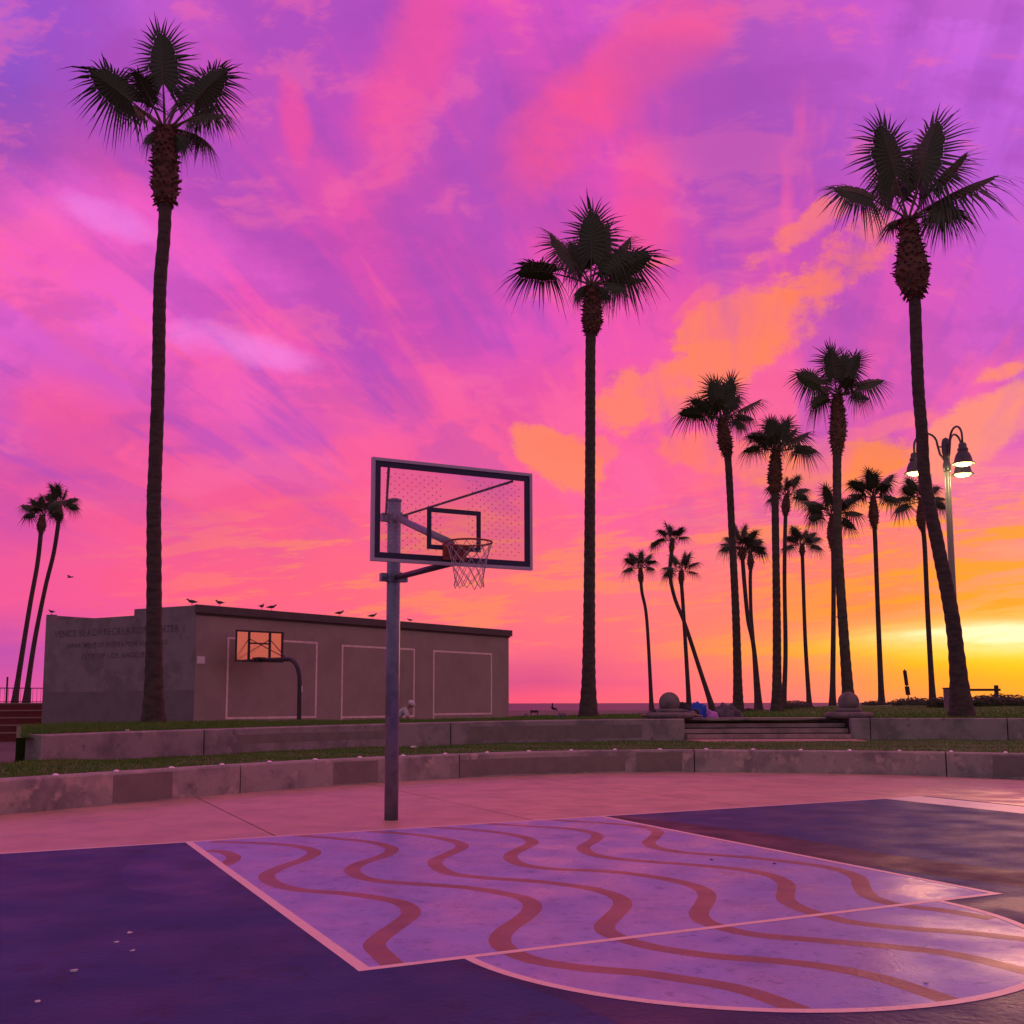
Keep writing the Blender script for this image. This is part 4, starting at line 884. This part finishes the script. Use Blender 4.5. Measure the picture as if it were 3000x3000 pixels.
for s_, rz, lb in ((.9, az_r + 2.7, 'gull on the long roof edge next to the building corner'), (2.7, az_r + 1.4, 'gull facing the sea, one of two close together on the roof edge'), (3.14, az_r + .3, 'gull with its head low, one of two close together on the roof edge'), (6.4, az_r + .4, 'upright gull on the roof edge above the middle painted square'), (8.15, az_r + .2, 'small gull on the roof edge near the hoop pole'), (10.3, az_r + 2.9, 'gull crouching low on the roof edge past the hoop pole')):
    gull(K + eR * s_ + nR * .0 + UP * gz, rz, lb, 1.3 if s_ < 10 else .9)
def flying(p, rz, label):
    t = thing('flying_gull', label, 'bird', p, rz)
    mb = MB(); mb.tube([(-.22, 0, 0), (-.1, 0, .01), (.08, 0, .02), (.2, 0, .03), (.28, 0, .02)], [.01, .05, .065, .045, .008], 8); mb.build('body', 'bird', t, True)
    for s_ in (-1, 1):
        mb = MB(); mb.slab([(.08, s_ * .04, .02), (.13, s_ * .35, .12), (.02, s_ * .75, .06), (-.02, s_ * .4, .10), (-.06, s_ * .04, .02)], (0, 0, 1), .012); mb.build('wing', 'bird', t)
flying((-.07, 78.65, 11.6), az_r, 'gull flying low over the roof beside the twin palms')
flying((50.5, 46.2, 7.6), az_r + .5, 'gull flying among the palm trunks')

# ------------------------------------------------------------------ second hoop
h2b = Vector((4.42, 22.35, -.05)); h2 = thing('basketball_hoop', 'gooseneck hoop with framed glossy board before the painted wall', 'basketball hoop', h2b)
rot = rad(42); bn = (R0 * math.sin(rot) - F0 * math.cos(rot)).normalized(); bt = (R0 * math.cos(rot) + F0 * math.sin(rot)).normalized()
Larm = 2.70; out = -bn
mb = MB(); mb.tube([(0, 0, -.1), (0, 0, 1.0), (0, 0, 2.15)] + [tuple(out * (.75 * (1 - math.cos(a))) + UP * (2.15 + .80 * math.sin(a))) for a in [math.pi / 2 * k / 7 for k in range(1, 8)]] + [tuple(out * Larm + UP * 2.98)], .075, 14); mb.build('pole', 'dark', h2, True)
bc = out * (Larm + .10) + UP * 3.46
def b2(u, z, d=0.0): return bc + bt * u + UP * z + bn * d
mb = MB(); mb.slab([b2(-.88, -.51), b2(.88, -.51), b2(.88, .51), b2(-.88, .51)], bn, .02); bo2 = mb.build('backboard', 'acrylic2', h2)
mb = MB()
def bar(u0, z0_, u1, z1_, w=.05): mb.slab([b2(u0, z0_, .021), b2(u1, z0_, .021), b2(u1, z1_, .021), b2(u0, z1_, .021)], bn, .04)
bar(-.92, .49, .92, .545); bar(-.92, -.545, .92, -.49); bar(-.92, -.489, -.865, .489); bar(.865, -.489, .92, .489); bar(-.43, -.489, -.37, .489); bar(.37, -.489, .43, .489); bar(-.369, .08, .369, .13)
mb.build('frame', 'dark', bo2)
mb = MB(); mb.box(out * (Larm - .05) + UP * 3.0, (.30, .14, .16), math.atan2(bt.y, bt.x)); mb.build('bracket', 'dark', h2)
for s_ in (-1, 1):
    mb = MB(); mb.tube([tuple(out * .9 + UP * 2.98), tuple(b2(s_ * .4, .25, .05))], .016, 6); mb.build('brace_rod', 'dark', h2)
mb = MB(); rc = b2(0, -.38, -.40); mb.tube([tuple(rc + bt * .23 * math.cos(2*math.pi*k/24) + bn * .23 * math.sin(2*math.pi*k/24)) for k in range(25)], .012, 6, False); rim2 = mb.build('rim', 'rim', h2)
mb = MB()
for k in range(12):
    w0, w1 = 2*math.pi*k/12, 2*math.pi*(k + 1)/12
    for (a, b) in ((w0, w1), (w1, w0)):
        mb.tube([tuple(rc + bt * .225 * math.cos(a) + bn * .225 * math.sin(a)), tuple(rc + bt * .15 * math.cos(b) + bn * .15 * math.sin(b) - UP * .22), tuple(rc + bt * .13 * math.cos(a) + bn * .13 * math.sin(a) - UP * .42)], .004, 3, False)
mb.build('net', 'net', rim2)
mb = MB(); mb.box(R0 * .07 + UP * 1.95, (.03, .06, .22), az_r); mb.build('sticker', 'signw', h2)

# ------------------------------------------------------------------ red steps, plateau, railing at the far left
mb = MB(); mb.prism([(-60, 37.3), (3.0, 37.3), (3.0, 40), (6, 60), (6, 128), (-60, 128)], -.2, 1.46); tag(mb.build('promenade', 'sand'), kind='structure')
rs = thing('red_steps', 'wide red painted steps with pale edges beside the lettered wall', 'steps', (-6, 34.7, 0))
for k in range(5):
    mb = MB(); mb.box((-1.0, .26 + .52 * k, (.29 * (k + 1) - .1) / 2 - .05), (11.4, .519, .29 * (k + 1) + .1)); s_ = mb.build('step', 'red', rs)
    mb = MB(); mb.box((-1.0, .02 + .52 * k, .29 * (k + 1) + .012), (11.38, .14, .05)); mb.build('nosing', 'nosing', s_)
gr = thing('guard_railing', 'thin metal railing on the promenade under the twin palms', 'railing', (-8, 63.7, 1.46))
mb = MB(); mb.box((1, 0, 1.02), (16, .06, .06)); mb.build('top_rail', 'dark', gr)
mb = MB(); mb.box((1, 0, .14), (16, .04, .04)); mb.build('bottom_rail', 'dark', gr)
bm2 = MB(); bm2.box((0, 0, .52), (.022, .022, .96)); bal = bm2.mesh('baluster', 'dark')
for k in range(66): link('baluster', bal, gr, (-6.9 + .24 * k, 0, 0))
bm2 = MB(); bm2.box((0, 0, .5), (.08, .08, 1.1)); pst = bm2.mesh('post', 'dark')
for x in (-6.9, -2.3, 2.3, 5.2, 8.9): link('post', pst, gr, (x, 0, 0))
mb = MB(); mb.tube([(-4.2, 63.3, 1.4), (-4.2, 63.3, 3.2)], .06, 8); mb.box((-4.2, 63.3, 1.47), (.25, .25, .06)); tag(mb.build('bollard_post', 'dark'), 'dark slim post standing before the promenade railing', 'post')

# ------------------------------------------------------------------ street lamp
lp = Vector((24.56, 13.56, 1.40)); sl_ = thing('street_lamp', 'tall grey street lamp with three lit bell shades behind the leaning palm', 'street lamp', lp)
mb = MB(); mb.tube([(0, 0, -.7), (0, 0, .5), (0, 0, 8.0), (0, 0, 8.6)], [.16, .12, .095, .09], 16); mb.build('pole', 'lamppole', sl_, True)
mb = MB(); mb.lathe([(.095, 7.9), (.13, 7.95), (.13, 8.15), (.10, 8.25), (.115, 8.5), (.14, 8.62), (.14, 8.9), (.12, 9.0), (.10, 9.06), (.03, 9.10), (.002, 9.12)], 16); mb.build('finial', 'lampmetal', sl_, True)
for k in range(3):
    w = math.pi - .40 + 2 * math.pi * k / 3; d = R0 * math.cos(w) + F0 * math.sin(w)
    P = [d * .08 + UP * 8.35, d * .20 + UP * 8.55, d * .27 + UP * 8.9] + [d * (.27 + .375 * (1 - math.cos(a))) + UP * (8.9 + .42 * math.sin(a)) for a in [math.pi * q / 10 for q in range(1, 11)]] + [d * 1.02 + UP * 8.62]
    mb = MB(); mb.tube([tuple(p) for p in P], .036, 8); mb.tube([tuple(d * .06 + UP * 8.80), tuple(d * .28 + UP * 8.80)], .026, 6); mb.build('arm', 'lampmetal', sl_, True)
    c = d * 1.02
    mb = MB(); mb.lathe([(.10, 8.66), (.13, 8.60), (.13, 8.50), (.17, 8.47), (.17, 8.40), (.15, 8.38), (.22, 8.28), (.27, 8.14), (.29, 8.02), (.36, 7.965), (.37, 7.94), (.355, 7.935), (.28, 7.98), (.25, 8.1), (.19, 8.26), (.05, 8.34)], 28, (c.x, c.y, 0)); sh = mb.build('shade', 'lampmetal', sl_, True)
    mb = MB(); mb.lathe([(.275, 7.985), (.27, 7.95), (.22, 7.905), (.12, 7.88), (.003, 7.87)], 24, (c.x, c.y, 0)); mb.build('lens', 'bulb', sh, True)
    pl = bpy.data.lights.new('lamp_light', 'POINT'); pl.energy = 70; pl.color = (1, .78, .38); pl.shadow_soft_size = .2
    po = bpy.data.objects.new('lamp_light', pl); COL.objects.link(po); po.parent = sh; po.location = (c.x, c.y, 7.70)

# ------------------------------------------------------------------ things on the lawn crest
def bush(loc, rx, ry, h, n, label, seed, name='hedge', cat='hedge', group=None):
    r = random.Random(seed); t = thing(name, label, cat, loc, 0, group); mb = MB()
    for k in range(n):
        a, u = r.uniform(0, 6.283), r.random() ** .5; x, y = rx * u * math.cos(a), ry * u * math.sin(a)
        z = h * math.sqrt(max(0, 1 - u * u)) * r.uniform(.35, 1.05) + .02; s_ = r.uniform(.06, .15); b = r.uniform(0, 6.283); e = r.uniform(-.6, 1.0)
        p = R0 * x + F0 * y + UP * z; d1 = Vector((math.cos(b) * math.cos(e), math.sin(b) * math.cos(e), math.sin(e))); d2 = d1.orthogonal().normalized()
        mb.quad(p - d2 * s_ * .35, p + d1 * s_, p + d2 * s_ * .35, p - d1 * s_ * .5)
    mb.build('foliage', 'bush', t)
    mb = MB(); mb.lathe([(.9, -.15), (.85, .3), (.6, .62), (.2, .8), (.01, .82)], 14)
    mb.v = [tuple(R0 * (x * rx * .92) + F0 * (y * ry * .92) + UP * (z * h * .95 if z > 0 else z)) for x, y, z in mb.v]; mb.build('core', 'bush', t, True)
    return t
HG = 'hedges along the lawn crest'
bush((35.3, 33.9, .95), 1.15, .8, .55, 900, 'dark rounded hedge between the slim palms', 41, group=HG)
bush((28.6, 29.4, .88), .8, .6, .22, 500, 'low dark shrub at the foot of the paired palms', 42, 'shrub', 'shrub')
bush((44.2, 33.6, 1.25), 1.7, .9, .42, 1000, 'low dark hedge under the leaning sign post', 43, group=HG)
bush((41.0, 25.3, 1.30), 1.95, .8, .50, 1400, 'dark hedge under the wooden beam beside the leaning palm', 44, group=HG)
bush((37.9, 26.2, 1.28), .8, .6, .35, 500, 'small dark hedge beside the grey cabinet', 45, group=HG)
bush((46.0, 38.6, 1.2), .9, .6, .30, 400, 'small low hedge on the crest beside the straight slim palm', 46, group=HG)
sg = thing('sign_post', 'leaning post with two thin dark sign panels above the hedge', 'sign', (46.9, 36.55, 1.2))
tilt = R0 * -.10
mb = MB(); mb.tube([(0, 0, -.3), tuple(tilt * 2.3 + UP * 2.3)], .035, 8); mb.build('post', 'dark', sg)
for z_, hh, ww in ((1.75, .95, .16), (.95, .55, .20)):
    mb = MB(); p = tilt * z_ + UP * z_; e = (R0 * .35 + F0 * .93); mb.slab([p - R0 * ww * .7 - UP * hh / 2 - tilt * .5 * hh, p + R0 * ww * .7 - UP * hh / 2 - tilt * .5 * hh, p + R0 * ww * .7 + UP * hh / 2 + tilt * .5 * hh, p - R0 * ww * .7 + UP * hh / 2 + tilt * .5 * hh], F0, .05); mb.build('sign_panel', 'dark', sg)
cbn = thing('utility_cabinet', 'grey utility cabinet half behind the leaning palm base', 'cabinet', (37.3, 24.85, 1.1))
mb = MB(); mb.box((0, 0, .45), (.75, .45, 1.05), az_r); cbo = mb.build('body', 'stone', cbn)
mb = MB(); mb.box((0, 0, 1.0), (.82, .52, .06), az_r); mb.build('lid', 'dark', cbn)
bmn = thing('beam_frame', 'dark wooden beam on a post above the hedge by the leaning palm', 'frame', (42.4, 26.5, 1.2))
mb = MB(); mb.tube([(0, 0, -.2), (0, 0, 1.1)], .11, 8); mb.build('post', 'dark', bmn)
mb = MB(); mb.tube([tuple(-R0 * 2.25), tuple(-R0 * 2.25 + UP * 1.0)], .09, 8); mb.build('post', 'dark', bmn)
mb = MB(); mb.box(-R0 * 1.05 + UP * .86, (2.5, .14, .12), az_r); mb.build('beam', 'dark', bmn)

# ------------------------------------------------------------------ people and bundles
def skinned(name, J, E_, root, m, parent, sub=2):
    names = list(J); me = bpy.data.meshes.new(name); me.from_pydata([J[k][0] for k in names], [(names.index(a), names.index(b)) for a, b in E_], [])
    ob = bpy.data.objects.new(name, me); COL.objects.link(ob)
    ob.modifiers.new('skin', 'SKIN'); sb = ob.modifiers.new('sub', 'SUBSURF'); sb.levels = sub
    for k, sv in zip(names, me.skin_vertices[0].data):
        r_ = J[k][1]; sv.radius = (r_, r_) if not hasattr(r_, '__len__') else r_; sv.use_root = (k == root)
    dg = bpy.context.evaluated_depsgraph_get(); nm_ = bpy.data.meshes.new_from_object(ob.evaluated_get(dg)); bpy.data.objects.remove(ob)
    nm_.name = name; nm_.materials.clear(); nm_.materials.append(MT[m])
    for p in nm_.polygons: p.use_smooth = True
    return link(name, nm_, parent)
def pv(a, b, z): return tuple(R0 * a + F0 * b + UP * z)
p1 = thing('person', 'person in white top and cap bending forward beside the painted wall', 'person', (7.5, 21.3, -.05))
BJ = dict(pel=(pv(-.12, 0, .95), .13), sp=(pv(0, 0, 1.12), .12), ch=(pv(.16, 0, 1.28), .14), nk=(pv(.27, 0, 1.36), .055), hd=(pv(.36, 0, 1.42), .085), tp=(pv(.43, 0, 1.46), .07),
          ls=(pv(.17, -.18, 1.28), .06), le=(pv(.30, -.20, 1.03), .045), lw=(pv(.44, -.14, .84), .034), lh=(pv(.48, -.12, .77), .035), rs=(pv(.17, .18, 1.28), .06), re=(pv(.28, .20, 1.02), .045), rw=(pv(.42, .14, .82), .034), rh=(pv(.46, .12, .75), .035),
          lhip=(pv(-.12, -.10, .90), .10), lk=(pv(-.02, -.12, .50), .065), la=(pv(-.12, -.12, .08), .045), lf=(pv(.08, -.13, .05), .04), rhip=(pv(-.12, .10, .90), .10), rk=(pv(-.02, .12, .50), .065), ra=(pv(-.12, .12, .08), .045), rf=(pv(.08, .13, .05), .04))
BE = [('pel','sp'),('sp','ch'),('ch','nk'),('nk','hd'),('hd','tp'),('ch','ls'),('ls','le'),('le','lw'),('lw','lh'),('ch','rs'),('rs','re'),('re','rw'),('rw','rh'),('pel','lhip'),('lhip','lk'),('lk','la'),('la','lf'),('pel','rhip'),('rhip','rk'),('rk','ra'),('ra','rf')]
skinned('body', BJ, BE, 'pel', 'skin', p1)
def sub(J, ks, add): return {k: (J[k][0], J[k][1] + add) for k in ks}
skinned('shirt', sub(BJ, ('pel','sp','ch','ls','le','rs','re'), .022), [('pel','sp'),('sp','ch'),('ch','ls'),('ls','le'),('ch','rs'),('rs','re')], 'pel', 'white', p1)
skinned('trousers', sub(BJ, ('pel','lhip','lk','la','rhip','rk','ra'), .020), [('pel','lhip'),('lhip','lk'),('lk','la'),('pel','rhip'),('rhip','rk'),('rk','ra')], 'pel', 'denim', p1)
mb = MB(); cax = Vector(pv(.75, 0, .62)).normalized().to_track_quat('Z', 'Y').to_matrix(); mb.lathe([(.135, -.03), (.138, .03), (.115, .085), (.06, .12), (.004, .13)], 18, Vector(pv(.39, 0, 1.45)), cax); mb.build('cap', 'white', p1, True)
def heap(name, loc, rx, ry, h, m, label, cat, seed, rz=0.0, group=None, bump=.22):
    r = random.Random(seed); ph = [r.uniform(0, 6.28) for _ in range(6)]; mb = MB(); N, K_ = 40, 14
    for j in range(K_ + 1):
        t = j / K_
        for k in range(N):
            w = 2 * math.pi * k / N; q = (1 + bump * .5 * math.sin(2*w + ph[0]) + bump * .4 * math.sin(3*w + ph[1] + 3*t) + bump * .25 * math.sin(7*w + ph[2]))
            rr2 = math.cos(t * math.pi / 2 * .995) ** .7 * q
            zz = -.06 + (h + .06) * math.sin(t * math.pi / 2) * (1 + bump * .5 * math.sin(w + ph[3]) + bump * .35 * math.sin(4*w + ph[4] + 5*t) * (1 - t))
            x, y = rx * rr2 * math.cos(w), ry * rr2 * math.sin(w)
            cr_ = 1 + .30 * mnoise.noise(Vector((x * 7, y * 7 + seed, zz * 7))) + .15 * mnoise.noise(Vector((x * 17, y * 17, zz * 17 + seed))); x *= cr_; y *= cr_; zz = zz * cr_ if zz > 0 else zz
            mb.v.append(tuple(R0 * (x * math.cos(rz) - y * math.sin(rz)) + F0 * (x * math.sin(rz) + y * math.cos(rz)) + UP * zz))
    for j in range(K_):
        for k in range(N): l = (k + 1) % N; mb.f.append((j*N + k, j*N + l, (j+1)*N + l, (j+1)*N + k))
    mb.f.append(tuple(K_ * N + k for k in range(N)))
    o = mb.build(name, m, None, True, loc); return tag(o, label, cat, group)
heap('black_backpack', (13.35, 13.85, 1.0), .42, .30, .46, 'black', 'black bag heaped behind the blue cloth on the lawn', 'bag', 51)
heap('blue_sleeping_bag', (13.62, 13.20, .96), .24, .18, .44, 'blue', 'bright blue crumpled sleeping bag on the lawn by the steps', 'sleeping bag', 52, bump=.3)
heap('pink_bag', (13.95, 12.98, .96), .20, .14, .22, 'pink', 'small pink bag beside the blue sleeping bag', 'bag', 53)
heap('grey_blanket', (14.60, 13.15, .96), .46, .25, .34, 'greycloth', 'grey blanket heap at the top of the steps beside the pink bag', 'blanket', 54, .1, bump=.3)
p2 = thing('person', 'person in dark jacket lying on the wall end by the blue sleeping bag', 'person', (12.55, 12.55, 1.0))
LJ = dict(pel=(pv(-.30, .12, .10), .12), sp=(pv(-.10, .10, .11), .12), ch=(pv(.14, .06, .13), .13), nk=(pv(.30, .04, .13), .05), hd=(pv(.40, .03, .14), .085), tp=(pv(.48, .02, .13), .07),
          ls=(pv(.16, -.08, .17), .055), le=(pv(.34, -.18, .09), .045), lw=(pv(.52, -.14, .06), .034), lh=(pv(.60, -.12, .05), .036), rs=(pv(.16, .20, .10), .055), re=(pv(.36, .26, .06), .045), rw=(pv(.52, .20, .05), .034), rh=(pv(.58, .18, .05), .035),
          lhip=(pv(-.36, .04, .12), .095), lk=(pv(-.62, -.10, .20), .065), la=(pv(-.92, .10, .08), .045), lf=(pv(-1.0, .02, .07), .04), rhip=(pv(-.36, .20, .09), .095), rk=(pv(-.66, .16, .10), .065), ra=(pv(-.98, .28, .07), .045), rf=(pv(-1.06, .22, .06), .04))
skinned('body', LJ, BE, 'pel', 'skin', p2)
skinned('jacket', sub(LJ, ('pel','sp','ch','ls','le','rs','re'), .025), [('pel','sp'),('sp','ch'),('ch','ls'),('ls','le'),('ch','rs'),('rs','re')], 'pel', 'greycloth', p2)
skinned('trousers', sub(LJ, ('pel','lhip','lk','la','rhip','rk','ra'), .020), [('pel','lhip'),('lhip','lk'),('lk','la'),('pel','rhip'),('rhip','rk'),('rk','ra')], 'pel', 'denim', p2)
mb = MB(); mb.lathe(ball_prof(.098, -.2), 14, Vector(pv(.44, .045, .15)), Vector(pv(.5, .3, .5)).normalized().to_track_quat('Z', 'Y').to_matrix()); mb.build('hair', 'black', p2, True)
heap('pale_bundle', (13.3, 23.3, .86), .26, .2, .13, 'greycloth', 'pale rounded bundle on the lawn beside the building end', 'bundle', 55)
heap('pale_bundle', (14.2, 22.3, .87), .26, .2, .16, 'greycloth', 'pale bundle at the foot of the palm between building and steps', 'bundle', 56)
tb = thing('low_table', 'small dark table out on the sand beside the building end', 'table', (23.2, 42.1, -.05))
mb = MB(); mb.box((0, 0, 1.0), (.46, .34, .14), az_r); mb.build('table_top', 'dark', tb)
for a in (-.19, .19):
    for b in (-.13, .13): mb = MB(); mb.box(R0 * a + F0 * b + UP * .46, (.04, .04, .96), az_r); mb.build('leg', 'dark', tb)
p3 = thing('person', 'small dark figure seated far out on the sand toward the sea', 'person', (47.7, 85.7, .50))
SJ = dict(pel=(pv(0, 0, .14), .16), sp=(pv(.02, 0, .36), .14), ch=(pv(.04, 0, .58), .15), nk=(pv(.05, 0, .74), .06), hd=(pv(.06, 0, .84), .10), tp=(pv(.06, 0, .95), .08), ls=(pv(.05, -.2, .56), .06), le=(pv(.22, -.24, .36), .05), lw=(pv(.36, -.14, .42), .04), rs=(pv(.05, .2, .56), .06), re=(pv(.22, .24, .36), .05), rw=(pv(.36, .14, .42), .04),
          lk=(pv(.42, -.12, .42), .08), la=(pv(.55, -.12, .06), .05), rk=(pv(.42, .12, .42), .08), ra=(pv(.55, .12, .06), .05))
skinned('body', SJ, [('pel','sp'),('sp','ch'),('ch','nk'),('nk','hd'),('hd','tp'),('ch','ls'),('ls','le'),('le','lw'),('ch','rs'),('rs','re'),('re','rw'),('pel','lk'),('lk','la'),('pel','rk'),('rk','ra')], 'pel', 'black', p3)

# ------------------------------------------------------------------ litter
def scrap(p, s_, m, label, name='paper_scrap', seed=1, group='litter on the court'):
    r = random.Random(seed); mb = MB(); n_ = 7
    ring = [Vector((s_ * r.uniform(.6, 1.1) * math.cos(2*math.pi*k/n_), s_ * .8 * r.uniform(.6, 1.1) * math.sin(2*math.pi*k/n_), s_ * r.uniform(.02, .5))) for k in range(n_)]
    mb.v = [(0, 0, s_ * .45)] + [tuple(q) for q in ring] + [(q.x * .8, q.y * .8, .0) for q in ring]
    for k in range(n_): l = (k + 1) % n_; mb.f += [(0, 1 + k, 1 + l), (1 + k, 1 + n_ + k, 1 + n_ + l, 1 + l)]
    mb.f.append(tuple(1 + n_ + k for k in range(n_))[::-1]); o = mb.build(name, m, None, False, p); return tag(o, label, 'litter', group)
lbs = ['small white paper scrap, one of three close together on the dark court paint'] * 3 + ['largest white paper scrap lying alone on the dark court paint', 'small white paper scrap on dark paint farthest from the key lines']
for k, (x, y, s_) in enumerate(((-3.45, -4.27, .022), (-3.55, -4.5, .018), (-3.49, -4.77, .016), (-3.82, -5.12, .026), (-4.01, -5.66, .018))): scrap((x, y, .0021), s_, 'paper', lbs[k], seed=60 + k)
scrap((4.1, 10.9, .425), .10, 'paper', 'crumpled white paper on the grass strip behind the hoop pole', seed=70, group='litter on the grass')
scrap((-2.2, 8.95, .935), .05, 'paper', 'small white scrap on top of the upper wall by the palm', seed=71, group='litter on the grass')
for k, (x, y) in enumerate(((1.6, -3.45), (1.95, -3.89))): scrap((x, y, .0030), .018, 'leafbit', 'tiny dark leaf scrap on the lilac key paint', 'leaf_scrap', 80 + k)
scrap((.05, -7.30, .0030), .018, 'paper', 'tiny white scrap inside the free throw circle', seed=90)
